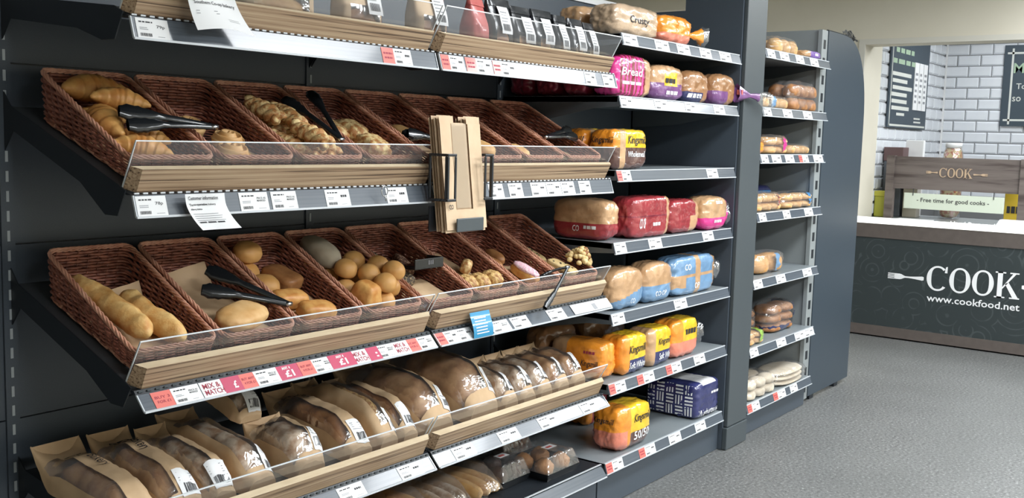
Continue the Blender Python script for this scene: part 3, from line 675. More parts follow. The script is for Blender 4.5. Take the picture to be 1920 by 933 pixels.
row_tickets('B', [(1.885, 1.981), (2.125, 2.223)], 'the first bay of bagged loaves', 'first bay loaf tickets', price=['~']); row_tickets('B', [(2.371, 2.472), (2.603, 2.709), (2.83, 2.939), (3.095, 3.201)], 'the second bay of bagged loaves', 'second bay loaf tickets', price=['~'])
RT = {'R1': ([(3.295, 3.4), (3.536, 3.648), (3.716, 3.827), (3.918, 4.023), (4.106, 4.218)], ()), 'R2': ([(3.292, 3.382), (3.551, 3.656), (3.807, 3.902), (4.073, 4.179)], ()), 'R3': ([(3.29, 3.39), (4.036, 4.141)], (0,)),
      'R4': ([(3.292, 3.376), (3.551, 3.656), (4.024, 4.128)], ()), 'R5': ([(3.292, 3.384), (3.79, 3.901)], ()), 'R6': ([(3.292, 3.413), (3.505, 3.64), (3.745, 3.878), (3.998, 4.102)], (0, 1, 2)), 'R7': ([(3.292, 3.415), (3.544, 3.676), (3.797, 3.903), (4.04, 4.14)], (0, 1))}
WH = {'R1': 'the crusty loaf shelf', 'R2': 'the brown loaf shelf', 'R3': 'the nearly empty shelf', 'R4': 'the red loaf shelf', 'R5': 'the blue loaf shelf', 'R6': 'the yellow loaf shelf', 'R7': 'the navy loaf shelf',
      'G1': 'the far bay top shelf', 'G2': 'the far bay shiny bag shelf', 'G3': 'the far bay filled roll shelf', 'G4': 'the far bay blue pack shelf', 'G5': 'the far bay single bag shelf', 'G6': 'the far bay hot dog roll shelf', 'G7': 'the far bay flatbread shelf'}
GT = {'G1': ([(4.614, 4.703), (4.762, 4.875), (4.965, 5.071), (5.159, 5.272)], ()), 'G2': ([(4.606, 4.695), (4.84, 4.956), (5.106, 5.225)], ()), 'G3': ([(4.606, 4.688), (4.733, 4.846), (4.9, 5.012), (5.083, 5.209), (5.285, 5.419)], (3,)),
      'G4': ([(4.617, 4.7), (4.913, 5.004), (5.201, 5.316)], ()), 'G5': ([(4.597, 4.698), (4.87, 4.988), (5.228, 5.351)], ()), 'G6': ([(4.594, 4.689), (4.923, 5.042), (5.167, 5.299), (5.303, 5.436)], ()), 'G7': ([(4.603, 4.744), (4.92, 5.077), (5.143, 5.241)], (0, 1))}
for d in (RT, GT):
    for r_, (l, reds) in d.items(): row_tickets(r_, l, WH[r_], 'tickets of ' + WH[r_], reds, ['~', '~~', '~~~'])
# ------------------------------------------------------------------ loose papers
def sheet(name, label, pts_fn, w, h, mats, nu=14, nv=14):
    return tag(MB().grid(lambda u, v: pts_fn(u * w, v * h), nu, nv).build(name, mats, None, True), label, 'notice')
def info(x, y, e=0.):     # hangs over the price rail, kicks out at the bottom
    k = max(0, .055 - y); return (1.390 + x + .020 * (1 - y / .08) ** 1.5 - .002, 1.972 - .25 * k - 8 * k * k - e + .002 * math.sin(x * 60), 1.217 + y)
o = sheet('information_sheet', 'white customer information sheet hanging over the price rail', lambda x, y: info(x, y), .108, .080, paper)
p = MB(); F = lambda a, b: info(a, b, .0012)
text2d(p, 'Customer information', .008, .066, .0085, .078, fn=F); text2d(p, 'The', .008, .052, .006, .010, fn=F); text2d(p, 'co-operative', .019, .0515, .0065, .036, .03, fn=F); text2d(p, 'bakery', .057, .052, .006, .02, fn=F)
text2d(p, 'Allergy Advice', .008, .042, .005, .03, .03, fn=F); text2d(p, '~~~~~', .010, .014, .004, .066, .02, fn=F); lines(p, .008, .020, .085, .019, 4, 3, 1, fn=F, gap=.22)
p.build('print', [ink, greyink], o)
def south(x, y, e=0.):    # curled sheet taped to the top shelf front
    k = max(0, .09 - y); c = math.sin(x / .14 * math.pi)
    return (1.388 + x + .030 * (k / .09) ** 1.2 * (.6 + x / .14), 1.966 - 2.6 * k * k - .006 * math.sin(x * 34 + y * 12) - e, 1.662 + y + .010 * c * (k / .09) - .008 * (1 - x / .14) * 0)
o = sheet('bakery_notice', 'curled white bakery notice taped on the top shelf front', lambda x, y: south(x, y), .135, .11, paper, 20, 16)
p = MB(); F = lambda a, b: south(a, b, .0013)
text2d(p, 'Southern Co-op bakery', .012, .056, .0105, .112, fn=F); lines(p, .012, .036, .06, .012, 2, 5, 1, fn=F, gap=.3); lines(p, .085, .022, .03, .008, 2, 6, 1, fn=F, gap=.2)
p.build('print', [ink, greyink], o)
def blue(x, y, e=0.): return (2.432 + x + .10 * (0 if y < .04 else (y - .04)) * .4, 1.968 - .25 * abs(y - .04) * 0 + (.018 * y / .08) - .004 * math.sin(y * 60) - e, .815 + y)
o = MB().grid(lambda u, v: blue(u * .098, v * .078), 6, 12).build('allergen_card', bluecard, None, True); tag(o, 'blue information card clipped over the lower rail', 'notice')
p = MB(); lines(p, .014, .012, .075, .055, 6, 4, 0, fn=lambda a, b: blue(a, b, .0012), gap=.35); p.build('print', whiteink, o)
t = thing('key_ring', 'small steel key ring hanging at the price rail', 'ring', (2.028, 1.972, 1.287))
MB().tube([(.012 * math.cos(a * .3142), -.002, .014 * math.sin(a * .3142)) for a in range(20)], .0017, 6, True).build('ring', steel, t, True)
MB().tube([(.002, -.002, -.014), (.006, -.003, -.022), (.004, -.002, -.028)], .0022, 6).build('clasp', steel, t, True)
# ------------------------------------------------------------------ tongs
def bpos(row, i, x, s, h): return bframe(row, i) + Vector((x, s, .006 + SL * s + h))
def arm(mb, a, b, up=(0, 0, 1), w0=.008, wh=.021):
    a, b = Vector(a), Vector(b); d = b - a; L = d.length; d.normalize(); up = Vector(up); sd = d.cross(up).normalized(); up = sd.cross(d)
    n = 26
    def wid(u):
        if u < .58: return w0 + .002 * u
        q = (u - .58) / .42; return w0 + (wh - w0) * math.sin(min(1, q * 1.25) * math.pi / 2) * (1 if q < .8 else (1 - ((q - .8) / .2) ** 2 * .55)) + .0016 * math.sin(q * 26) * (q > .2)
    def S(u, v):
        g = 2 * math.pi * v; ww = wid(u); th = .0045 + .003 * (u > .6)
        return a + d * (L * u) + sd * (ww * math.cos(g)) + up * (th * math.sin(g) + .010 * math.sin(u * math.pi) * .6)
    mb.grid(S, n, 10); return mb
def tongs(label, hinge, heads, up=(-.3, -.85, .45)):
    t = thing('serving_tongs', label, 'tongs', hinge, group='black serving tongs'); h = Vector(hinge)
    for q in heads: arm(MB(), (0, 0, 0), Vector(q) - h, up).build('arm', tongm, t, True)
    MB().tube([(-.009, 0, 0), (.009, 0, 0)], .0065, 8).build('hinge_pin', steel, t, True)
tongs('black tongs lying across the croissants', bpos('M', 1, -.075, .070, .062), [bpos('M', 0, -.055, .12, .075), bpos('M', 0, -.045, .10, .05)])
tongs('open black tongs straddling the cheese twist and pastry baskets', bpos('M', 2, .105, .065, .045), [bpos('M', 2, .07, .265, .085), bpos('M', 3, -.07, .275, .105)], (-.4, -.7, .6))
tongs('black tongs half hidden behind the paper bag stack', bpos('M', 4, .10, .10, .06), [bpos('M', 4, -.05, .13, .07), bpos('M', 4, -.04, .16, .055)])
tongs('black tongs lying flat in the last upper basket', bpos('M', 7, -.11, .09, .055), [bpos('M', 7, .10, .13, .07), bpos('M', 7, .10, .10, .055)])
tongs('glossy black tongs lying above a single roll', bpos('L', 2, -.112, .045, .042), [bpos('L', 1, .0, .215, .07), bpos('L', 1, -.06, .155, .05)])
t = thing('serving_tongs', 'black tongs hooked over the clear guard by the cookies', 'tongs', (2.972, 1.992, .988), group='black serving tongs')
arm(MB(), (0, -.006, .004), (-.085, .05, -.03), (0, .6, .8), .007, .012).build('arm', tongm, t, True)
arm(MB(), (0, -.006, .004), (-.175, -.035, -.118), (0, -.8, .4), .0055, .012).build('arm', steel_dark := mat('dark_steel', (.09, .095, .10), .28, .8), t, True)
MB().tube([(-.010, -.004, .004), (.010, -.004, .004)], .006, 8).build('hinge_pin', steel, t, True)
t = thing('tong_rest', 'small black plastic tray with three slots between seeded rolls', 'tray', bpos('L', 4, .05, .14, .055))
bevelled(MB().box(-.075, .062, -.012, .055, -.012, 0).box(-.075, .062, -.016, -.010, -.012, .022).box(.056, .062, -.012, .055, -.012, .022).build('tray', tongm, t), .002)
for k in range(3): MB().box(-.012 + k * .009, -.009 + k * .009, -.0175, -.0155, .002, .016).build('slot', greyink, t)
# ------------------------------------------------------------------ paper bag stack in its holder
t = thing('bag_holder', 'black frame holder gripping the stack of paper bags', 'holder', (2.325, 1.940, 1.25))
def frame_box(mb, x0, x1, y0, y1, z0, z1, b=.008):
    ax = 0 if abs(x1 - x0) > abs(y1 - y0) else 1
    if ax == 0:
        for a in ((x0, x1, z0, z0 + b), (x0, x1, z1 - b, z1), (x0, x0 + b, z0 + b, z1 - b), (x1 - b, x1, z0 + b, z1 - b)): mb.box(a[0], a[1], y0, y1, a[2], a[3])
    else:
        for a in ((y0, y1, z0, z0 + b), (y0, y1, z1 - b, z1), (y0, y0 + b, z0 + b, z1 - b), (y1 - b, y1, z0 + b, z1 - b)): mb.box(x0, x1, a[0], a[1], a[2], a[3])
    return mb
bevelled(frame_box(MB(), -.112, -.106, -.035, .036, .004, .142).build('side_frame', blackm, t), .002)
bevelled(frame_box(MB(), -.112, -.072, -.040, -.035, .004, .142).build('front_frame', blackm, t), .002)
bevelled(frame_box(MB(), .058, .100, -.040, -.035, .004, .142).build('front_frame', blackm, t), .002)
bevelled(frame_box(MB(), .094, .100, -.035, .036, .004, .142).build('side_frame', blackm, t), .002)
bevelled(MB().box(-.066, .058, -.040, -.035, -.086, -.046).build('stop_plate', graphite, t), .003); MB().box(-.112, .100, .029, .032, -.086, -.012).build('back_plate', blackm, t)
for k in range(8):
    dz = random.Random(k).uniform(-.006, .006); yy = 1.913 + k * .0056; rndk = random.Random(k + 40)
    b = thing('paper_bag', 'front kraft paper bag with a clear strip window' if k == 0 else 'kraft paper bag standing in the dispenser stack', 'paper bag', (2.230 + rndk.uniform(-.004, .004), yy, 1.166 + dz), group='stacked paper bags'); b.rotation_euler = (-.12, 0, 0)
    W_, H_ = .184, .312
    def bag(u, v, k=k): x = u * W_; z = v * H_; return (x, -.0012 * math.sin(u * math.pi) * 2 - .0006 * noise.noise(Vector((x * 30, z * 12, k))), z)
    MB().grid(lambda u, v: bag(u, v), 12, 16, cond=None if k else (lambda u, v: not (.28 < u < .64 and v > .20))).build('sheet', kraftl, b, True)
    if k == 0:
        MB().grid(lambda u, v: (W_ * (.28 + .36 * u), .0005, H_ * (.2 + .8 * v)), 4, 8).build('clear_window', clear_mat('bag_window', (.62, .50, .36), .55, .12), b)
        p = MB(); text2d(p, 'CO', .010, .060, .014, .020, .02, fn=lambda a, c: (a, -.0055, c)); p.build('lettering', ink, b)
    for xx in (0, .66): MB().grid(lambda u, v: (W_ * (xx + .34 * u), .0012, H_ + .022 * v - .001), 3, 2).build('top_flap', kraftl, b)
# ================================================================== bagged bakery loaves (shelf below the baskets)
filmw = clear_mat('window_film', (.85, .85, .85), .05, .12, .5, 18)
breadin = mat('bagged_crust', (.33, .155, .065), .5, c2=(.56, .33, .16), scale=20, bump=.4, bscale=40)
breadfl = mat('bagged_floured', (.36, .20, .10), .65, c2=(.66, .53, .40), scale=26, bump=.5, bscale=40, lo=.4, hi=.62)
def bag_surface(L, w, h, seed, grow=0., collar=True):
    off = Vector((seed * 3.7, seed, 0))
    def S(u, v, e=0.):
        y = L * u
        fr = min(1, u / .16); a = w / 2 * (.80 + .20 * fr ** .5); b = h * (.34 + .66 * math.sin(min(1, u / .30) * math.pi / 2))
        if u > .70:
            q = (u - .70) / .30; b *= 1 - .72 * q ** 1.2; a *= 1 + .10 * q
        lift = 0 if not collar or u < .8 else .065 * ((u - .8) / .2) ** 1.2 * (.55 + .9 * abs(2 * v - 1))
        a += grow + e; b += grow + e
        th = math.pi * (1 - v); c, s = math.cos(th), math.sin(th)
        x = a * math.copysign(abs(c) ** .75, c); z = b * abs(s) ** .6
        n_ = .006 * noise.noise(Vector((x * 26, y * 16, z * 26)) + off) + .003 * noise.noise(Vector((x * 70, y * 50, z * 70)) - off)
        return Vector((x + n_ * c, y, max(0, z + n_ * abs(s)) + lift))
    return S
def bagged_loaf(label, x, y, L, w, h, wv=(.30, .62), wu=(.05, .88), crust=breadin, rz=0., seed=0, sticker=(.62, .06), word=None, z=None, paperm=kraft, scale_lab=1., tilt=None, sp=2.5):
    zb = .434 + .064 + .13 * (y - 2.046) + .004 if z is None else z
    t = thing('bagged_loaf', label, 'bagged bread', (x, y, zb), (math.atan(.13) if tilt is None else tilt, 0, rz), 'bakery loaves in paper bags')
    S = bag_surface(L, w, h, seed); win = lambda u, v: wv[0] < v < wv[1] and wu[0] < u < wu[1]
    nu, nv = 30, 24
    b = MB().grid(S, nu, nv, cond=lambda u, v: not win(u, v))
    b.add([S(i / nu, 0) for i in range(nu + 1)] + [S(i / nu, 1) for i in range(nu + 1)], [(i, nu + 1 + i, nu + 2 + i, i + 1) for i in range(nu)])
    b.add([S(0, j / nv) for j in range(nv + 1)], [tuple(range(nv + 1))])
    pb = b.build('paper_bag', paperm, t, True)
    MB().grid(S, nu, nv, cond=win).build('clear_window', filmw, t, True)
    def Bd(u, v):
        q = S(.045 + .80 * u, v, -.006); k = max(.03, 1 - abs(2 * u - 1) ** 5) ** .5
        zz_ = (q.z - (0 if u < .9 else .0)) * k; n_ = .004 * noise.noise(Vector((q.x * 40, q.y * 30, seed)))
        return (q.x * k * .97, q.y, max(.002, zz_ + n_ - .003))
    MB().grid(Bd, 26, 20).build('bread', crust, t, True)
    if sticker:
        v0, u0 = sticker; lw, lh = .052 * scale_lab, .062 * scale_lab
        dv = lw / (w * 1.35); du = lh / L
        def F(a, c): return S(u0 + du * (c / lh), v0 + dv * (a / lw), .004)
        lb = MB().grid(lambda p_, q_: S(u0 + du * p_, v0 + dv * q_, .0028), 6, 6).build('label', paper, pb, True)
        p = MB(); lines(p, lw * .1, lh * .5, lw * .75, lh * .4, 4, seed, 1, fn=F, gap=.3); barcode(p, lw * .15, lh * .1, lw * .65, lh * .28, seed, fn=F); p.build('print', [ink, greyink], lb)
    if word:
        v0, u0, txt, hh = word
        # lettering runs from the mouth towards the front along one side of the window
        def G(a, c): return S(u0 - a / L, v0 + c / (w * 1.35), .004)
        p = MB(); wd = text2d(p, 'CO', 0, .006, .024 * hh, .030 * hh, .025, fn=G); text2d(p, 'OP', .006, -.014 * hh, .018 * hh, .026 * hh, .025, fn=G)
        text2d(p, txt, .055 * hh, .002, .022 * hh, .075 * hh, .0, fn=G); p.build('lettering', ink, pb)
    return t
BL = [dict(label='bagged loaf with its mouth open at the end of the shelf', x=1.335, y=2.062, L=.39, w=.135, h=.095, wv=(.14, .42), crust=breadin, seed=1, word=(.46, .80, 'Bakery', 1.0), sticker=None, rz=.05),
      dict(label='bagged loaf lettered beside the open mouthed bag', x=1.455, y=2.062, L=.39, w=.130, h=.105, wv=(.10, .40), crust=breadin, seed=2, word=(.44, .86, 'Bakery', 1.0), sticker=(.46, .03)),
      dict(label='narrow bagged loaf with a dusty floured crust', x=1.560, y=2.060, L=.36, w=.105, h=.105, wv=(.14, .52), crust=breadfl, seed=3, sticker=(.34, .02)),
      dict(label='bagged floured baton with a tall pointed bag corner', x=1.675, y=2.058, L=.40, w=.115, h=.115, wv=(.30, .66), crust=breadfl, seed=4, sticker=(.58, .03)),
      dict(label='short bagged loaf lying behind on the others', x=1.80, y=2.26, L=.22, w=.13, h=.070, wv=(.2, .55), crust=breadfl, seed=5, sticker=(.45, .02), z=.595, tilt=.3),
      dict(label='round bagged loaf with a rough golden top', x=1.845, y=2.058, L=.25, w=.17, h=.12, wv=(.12, .56), crust=breadfl, seed=6, sticker=(.56, .06)),
      dict(label='bagged dark loaf with a printed band', x=2.035, y=2.060, L=.40, w=.135, h=.115, wv=(.12, .40), crust=brown, seed=7, sticker=(.46, .02), word=(.43, .88, 'Bakery', .8)),
      dict(label='bagged seeded loaf mostly covered by kraft paper', x=2.150, y=2.058, L=.42, w=.110, h=.135, wv=(.42, .66), crust=nutty, seed=8, sticker=(.56, .02)),
      dict(label='slim kraft bag with a large white label', x=2.245, y=2.060, L=.38, w=.090, h=.125, wv=(.2, .36), crust=brown, seed=9, sticker=(.40, .02)),
      dict(label='large bagged bloomer with a glossy brown crust', x=2.385, y=2.060, L=.42, w=.155, h=.150, wv=(.12, .56), crust=breadin, seed=10, sticker=(.58, .04), sp=3),
      dict(label='biggest bagged bloomer beside the small bagged rolls', x=2.610, y=2.060, L=.44, w=.185, h=.172, wv=(.08, .58), crust=breadin, seed=11, sticker=(.60, .05), sp=3)]
for d in BL: bagged_loaf(**d)
SM = ['small bagged roll next to the biggest bloomer', 'small bagged roll with a broad white label', 'small bagged roll between two labelled ones', 'small shiny wrapped roll with a dark crust', 'smooth brown bagged roll by the yellow loaves']
for k, x in enumerate((2.765, 2.872, 2.975, 3.085, 3.195)):
    bagged_loaf(SM[k], x, 2.064, .27, .100, .112, (.08, .64), (.06, .92), [breadfl, breadfl, breadfl, breadin, breadin][k], .03, 20 + k, (.50, .08), scale_lab=.92)
# ================================================================== wrapped loaves
C_ = dict(yellow=(.82, .50, .015), orange=(.78, .27, .02), navy=(.018, .022, .11), choc=(.10, .045, .035), red=(.30, .026, .034), maroon=(.20, .012, .03), pink=(.66, .03, .24), blue=(.15, .28, .45), purple=(.17, .06, .20),
          tan=(.50, .30, .155), brownb=(.33, .165, .07), kraftc=(.50, .36, .24), white=(.78, .78, .78), violet=(.20, .11, .38), green=(.25, .42, .06), salmon=(.72, .22, .14), cyan=(.02, .22, .55))
WM = {k: mat('wrap_' + k, v, .30, coat=.9, c2=tuple(min(1, c * 1.25 + .01) for c in v), scale=14, bump=.9, bscale=30) for k, v in C_.items()}
def stick(me):
    bv = BVHTree.FromPolygons([v.co.copy() for v in me.vertices], [tuple(p.vertices) for p in me.polygons])
    def front(a, b):
        h = bv.ray_cast(Vector((a, -1, b)), Vector((0, 1, 0)))[0]; return (a, (h.y if h else 0) - .0018, b)
    def left(a, b):       # a runs from back to front
        h = bv.ray_cast(Vector((-1, -a, b)), Vector((1, 0, 0)))[0]; return ((h.x if h else 0) - .0018, -a, b)
    return front, left
def wrapped_loaf(label, x0, x1, y0, y1, z, h, mats, zone, texts=(), e=4.5, seed=0, grp='wrapped loaves on the plain shelves', amp=.035, tail=None, dome=0.):
    hx, hy = (x1 - x0) / 2, (y1 - y0) / 2
    t = thing('wrapped_loaf', label, 'loaf', ((x0 + x1) / 2, (y0 + y1) / 2, z + .002), group=grp)
    fn = (lambda p: Vector((p.x, p.y, p.z + dome * (1 - p.x * p.x) * max(0, p.z)))) if dome else None
    me = blob_mesh('wrapper', hx, hy, h / 2, [WM[m] for m in mats], e + 1, 20, amp, 3.2, seed, False, fn, zone, crk=.030)
    for v in me.vertices: v.co.z += h / 2; 
    for v in me.vertices:
        if v.co.z < .004: v.co.z = .0
    wo = new('wrapper', me, t); fr, lf = stick(me)
    for tx in texts:
        body, face, a, b, w_, h_, m_ = tx[:7]; sh = tx[7] if len(tx) > 7 else 0.
        p = MB()
        if face == 'f': text2d(p, body, -hx + a * 2 * hx, b * h, h_ * h, w_ * 2 * hx, .012, sh, fn=fr)
        else: text2d(p, body, -hy + a * 2 * hy, b * h, h_ * h, w_ * 2 * hy, .012, sh, fn=lf)
        p.build('lettering', m_, wo)
    if tail:
        tm, ln, dy, dz = tail; o2 = Vector((seed, 2, 1)); q = MB()
        def T_(u, v):
            g = 2 * math.pi * v; r_ = (.030 * (1 - u * 3.4) + .008) if u < .28 else .0085 + .036 * ((u - .28) / .72)
            r_ *= 1 + .5 * noise.noise(Vector((math.cos(g) * 2, math.sin(g) * 2, u * 4)) + o2)
            return (hx * .93 + ln * u, (-hy * .2 if dy > -.05 else -hy * .92) + dy * min(1, u * 2.5) + r_ * math.cos(g) * .55, h * .45 + dz * u + r_ * math.sin(g))
        ue = .5 if tm == 'purple' else .78; q.grid(T_, 14, 18, m=0, cond=lambda u, v: u < ue); q.grid(T_, 14, 18, m=1, cond=lambda u, v: u > ue)
        q.build('twisted_tail', [WM[tm] if tm in WM else film, film], t, True)
    return t
yb = lambda *a: None
def z2(th, up=0, lo=1): return lambda x, y, z: up if z > th else lo
KM = 'Kingsmill'
z1 = 1.838
wrapped_loaf('crusty loaf in tan paper wrap on the top shelf', 3.300, 3.655, 2.02, 2.17, z1, .118, ['kraftc', 'tan'], z2(-2), [('Crusty', 'f', .25, .34, .42, .30, ink)], 3.4, 1, amp=.05)
wrapped_loaf('orange wrapped loaf with a twisted clear tail', 3.66, 3.93, 2.02, 2.16, z1, .115, ['orange', 'salmon'], z2(-.35), (), 3, 2, amp=.06, tail=('orange', .17, -.02, .004))
wrapped_loaf('tan wrapped loaf behind the crusty loaf', 3.34, 3.62, 2.20, 2.33, z1, .12, ['tan'], lambda *a: 0, (), 3.4, 3)
z1 = 1.608
wrapped_loaf('crimson striped loaf with white lettering', 3.305, 3.585, 2.015, 2.135, z1, .150, ['maroon', 'tan', 'pink'], lambda x, y, z: 1 if x > .55 else (2 if int((x + 1) * 9) % 2 == 0 else 0), [('Bread', 'f', .12, .52, .55, .2, whiteink, .15), ('~~~', 'f', .15, .28, .5, .11, whiteink)], 4, 4, dome=.12)
wrapped_loaf('purple loaf with a yellow star print', 3.595, 3.855, 2.015, 2.14, z1, .132, ['tan', 'purple', 'yellow'], lambda x, y, z: 2 if (abs(x) < .42 and -.15 < z < .62) else (0 if z > .0 else 1), [('~~~', 'f', .32, .48, .34, .2, ink, .2), ('~~', 'f', .36, .14, .4, .16, whiteink, .1)], 3.6, 5, dome=.12)
wrapped_loaf('glossy brown loaf with white lettering low down', 3.865, 4.085, 2.012, 2.14, z1, .125, ['brownb', 'navy'], lambda x, y, z: 1 if z < -.3 and x < .3 else 0, [('~~~~', 'f', .1, .12, .5, .2, whiteink)], 3.2, 6, dome=.15)
wrapped_loaf('glossy brown loaf with a red clip and twisted tail', 4.095, 4.310, 1.992, 2.12, z1, .125, ['brownb', 'purple'], lambda x, y, z: 1 if z < -.1 and x < .1 else 0, (), 3.2, 7, dome=.15, tail=('purple', .24, -.055, -.03))
o = MB().box(4.315, 4.325, 1.972, 1.997, 1.660, 1.682).build('bag_clip', redcard); tag(o, 'small red bag clip at the twisted bag tail', 'clip')
for k in range(3): wrapped_loaf('dark crimson loaf in the row behind the striped one', 3.30, 3.58, 2.15 + k * .128, 2.27 + k * .128, z1, .135, ['maroon', 'brownb'], z2(.1, 0, 0), (), 4.5, 30 + k, grp='crimson loaves in a row')
z1 = 1.331
for k, y in enumerate((2.02, 2.155)):
    wrapped_loaf(['yellow and brown wholemeal loaf at the shelf front', 'yellow and brown loaf behind the front wholemeal loaf'][k], 3.32, 3.575, y, y + .125, z1, .152, ['yellow', 'choc', 'orange', 'tan'], lambda x, y, z: 3 if -.72 < x < -.45 else ((2 if x < -.6 else 0) if z > .05 else 1),
                 [(KM, 'f', .36, .58, .56, .26, ink, .15), ('Wholemeal', 'f', .36, .30, .52, .15, whiteink), (KM, 'l', .1, .6, .8, .2, ink, .15)] if k == 0 else [(KM, 'l', .1, .6, .8, .2, ink, .15)], 5, 8 + k)
z1 = 1.056
wrapped_loaf('red banded brown loaf lying front to back', 3.295, 3.42, 2.04, 2.29, z1, .148, ['tan', 'red'], z2(-.15), [('CO', 'l', .42, .2, .12, .16, whiteink), ('~~', 'l', .62, .26, .24, .12, whiteink)], 4, 11, dome=.12)
wrapped_loaf('large all red loaf with a clear seam', 3.465, 3.775, 2.012, 2.135, z1, .162, ['red', 'tan', 'maroon'], lambda x, y, z: 1 if x > .72 else (2 if .0 < z < .1 else 0), [('CO OP', 'f', .16, .22, .14, .26, whiteink), ('~~', 'f', .5, .25, .2, .12, whiteink)], 5.5, 12)
wrapped_loaf('smaller red loaf beside the pink banded one', 3.785, 4.045, 2.012, 2.14, z1, .140, ['red', 'tan'], lambda x, y, z: 1 if x > .6 or (z < 0 and x > .25) else 0, (), 4, 13)
wrapped_loaf('brown loaf in clear wrap with a pink band', 4.055, 4.290, 1.992, 2.12, z1, .138, ['tan', 'pink'], lambda x, y, z: 1 if z < -.25 or x > .8 else 0, [('~~', 'f', .4, .80, .3, .14, whiteink), ('~~~', 'f', .35, .2, .3, .13, whiteink)], 3.4, 14, dome=.12, tail=('pink', .048, -.012, .0))
z1 = .782
wrapped_loaf('loaf in clear wrap with a pale blue lower band', 3.335, 3.575, 2.005, 2.13, z1, .150, ['tan', 'blue'], lambda x, y, z: 1 if z < -.25 + .35 * x else 0, [('CO', 'f', .5, .12, .14, .14, whiteink)], 3.2, 15, dome=.15)
wrapped_loaf('second loaf with a pale blue lower band', 3.585, 3.815, 2.005, 2.13, z1, .152, ['tan', 'blue'], lambda x, y, z: 1 if z < -.1 else 0, [('CO OP', 'f', .3, .16, .4, .14, whiteink)], 3.2, 16, dome=.15)
wrapped_loaf('large blue wrapped loaf with a clear tail', 3.825, 4.215, 2.005, 2.13, z1, .165, ['blue', 'tan'], lambda x, y, z: 1 if (-.1 < z < .1) or (-.05 < x < .12) or x > .86 or (x < -.55 and z < .1 and z > -.6) else 0, [('CO', 'f', .2, .66, .14, .16, whiteink), ('OP', 'f', .44, .14, .12, .16, whiteink)], 5, 17, tail=('none', .10, -.0, .0))
z1 = .509
wrapped_loaf('orange loaf lying front to back at the shelf end', 3.295, 3.415, 2.03, 2.28, z1, .150, ['orange', 'tan'], lambda x, y, z: 1 if y > .3 else 0, [(KM, 'l', .62, .3, .3, .2, ink, .15), ('~~', 'l', .66, .66, .2, .1, redink)], 4, 18)
sw_ = lambda x, y, z: (2 if x < -.55 else 0) if z > -.25 else (1 if x > -.5 else 2)
wrapped_loaf('yellow soft white loaf with a navy lower band', 3.425, 3.625, 2.01, 2.135, z1, .158, ['yellow', 'navy', 'orange'], sw_, [(KM, 'f', .22, .48, .66, .26, ink, .15), ('Soft White', 'f', .24, .14, .62, .17, whiteink, .1)], 4.2, 19)
wrapped_loaf('second yellow soft white loaf partly behind clear folds', 3.635, 3.835, 2.01, 2.135, z1, .158, ['yellow', 'navy', 'tan'], sw_, [(KM, 'f', .36, .50, .54, .22, ink, .15), ('Soft Wh', 'f', .40, .15, .46, .17, whiteink, .1)], 4.2, 20)
wrapped_loaf('yellow loaf with a salmon lower band and orange end', 3.845, 4.085, 2.01, 2.135, z1, .165, ['yellow', 'salmon', 'orange'], lambda x, y, z: (2 if x < -.35 else 0) if z > -.15 else 1, [('~~', 'f', .42, .56, .4, .2, ink, .15)], 4.2, 21, tail=('none', .10, 0, .0))
for k, (a, b) in enumerate(((3.30, 3.55), (3.62, 3.95))): wrapped_loaf(['plain brown loaf in the shade behind the orange loaf', 'plain brown loaf in the shade behind the navy banded loaves'][k], a, b, 2.30, 2.42, z1, .17, ['brownb'], lambda *a: 0, (), 3, 22 + k, grp='brown loaves behind the yellow row')
z1 = .196
wrapped_loaf('yellow fifty fifty loaf with a dark lower band', 3.415, 3.685, 2.01, 2.15, z1, .178, ['yellow', 'choc', 'orange', 'salmon'], lambda x, y, z: (3 if z < -.1 and x < -.5 else 2) if x < -.35 else (0 if z > -.2 else 1), [(KM, 'f', .42, .54, .5, .24, ink, .15), ('50/50', 'f', .44, .18, .46, .2, whiteink), (KM, 'l', .1, .6, .7, .16, ink, .15)], 4, 24)
wrapped_loaf('plain red pack standing behind the fifty fifty loaf', 3.66, 3.84, 2.32, 2.44, z1, .19, ['red', 'orange'], lambda x, y, z: 1 if x < -.5 else 0, [('~~~', 'f', .3, .45, .5, .14, whiteink)], 5, 25)
t = wrapped_loaf('navy boxed loaf with a white dash pattern', 4.075, 4.310, 2.005, 2.27, z1, .162, ['navy', 'white', 'yellow'], lambda x, y, z: 1 if (z > .9 and -.5 < x < .6) else 0, [('Warburtons', 'f', .12, .05, .8, .18, whiteink), ('~~', 'f', .6, .6, .35, .09, whiteink)], 9, 26, amp=.015)
wr = t.children[0]; fr, lf = stick(wr.data); p = MB(); rnd = random.Random(5)
for r_ in range(9):
    for c in range(5):
        a0 = -.118 + c * .048; b0 = .012 + r_ * .0163
        if (r_ // 3 + c) % 2: q = [(a0, b0), (a0 + .038, b0), (a0 + .038, b0 + .008), (a0, b0 + .008)]; p.add([lf(*k) for k in q], [(0, 1, 2, 3)])
        elif r_ % 3 == 0:
            for g in range(3): q = [(a0 + g * .014, b0), (a0 + g * .014 + .007, b0), (a0 + g * .014 + .007, b0 + .042), (a0 + g * .014, b0 + .042)]; p.add([lf(*k) for k in q], [(0, 1, 2, 3)])
o = p.build('dash_pattern', whiteink, wr); o['kind'] = 'stuff'
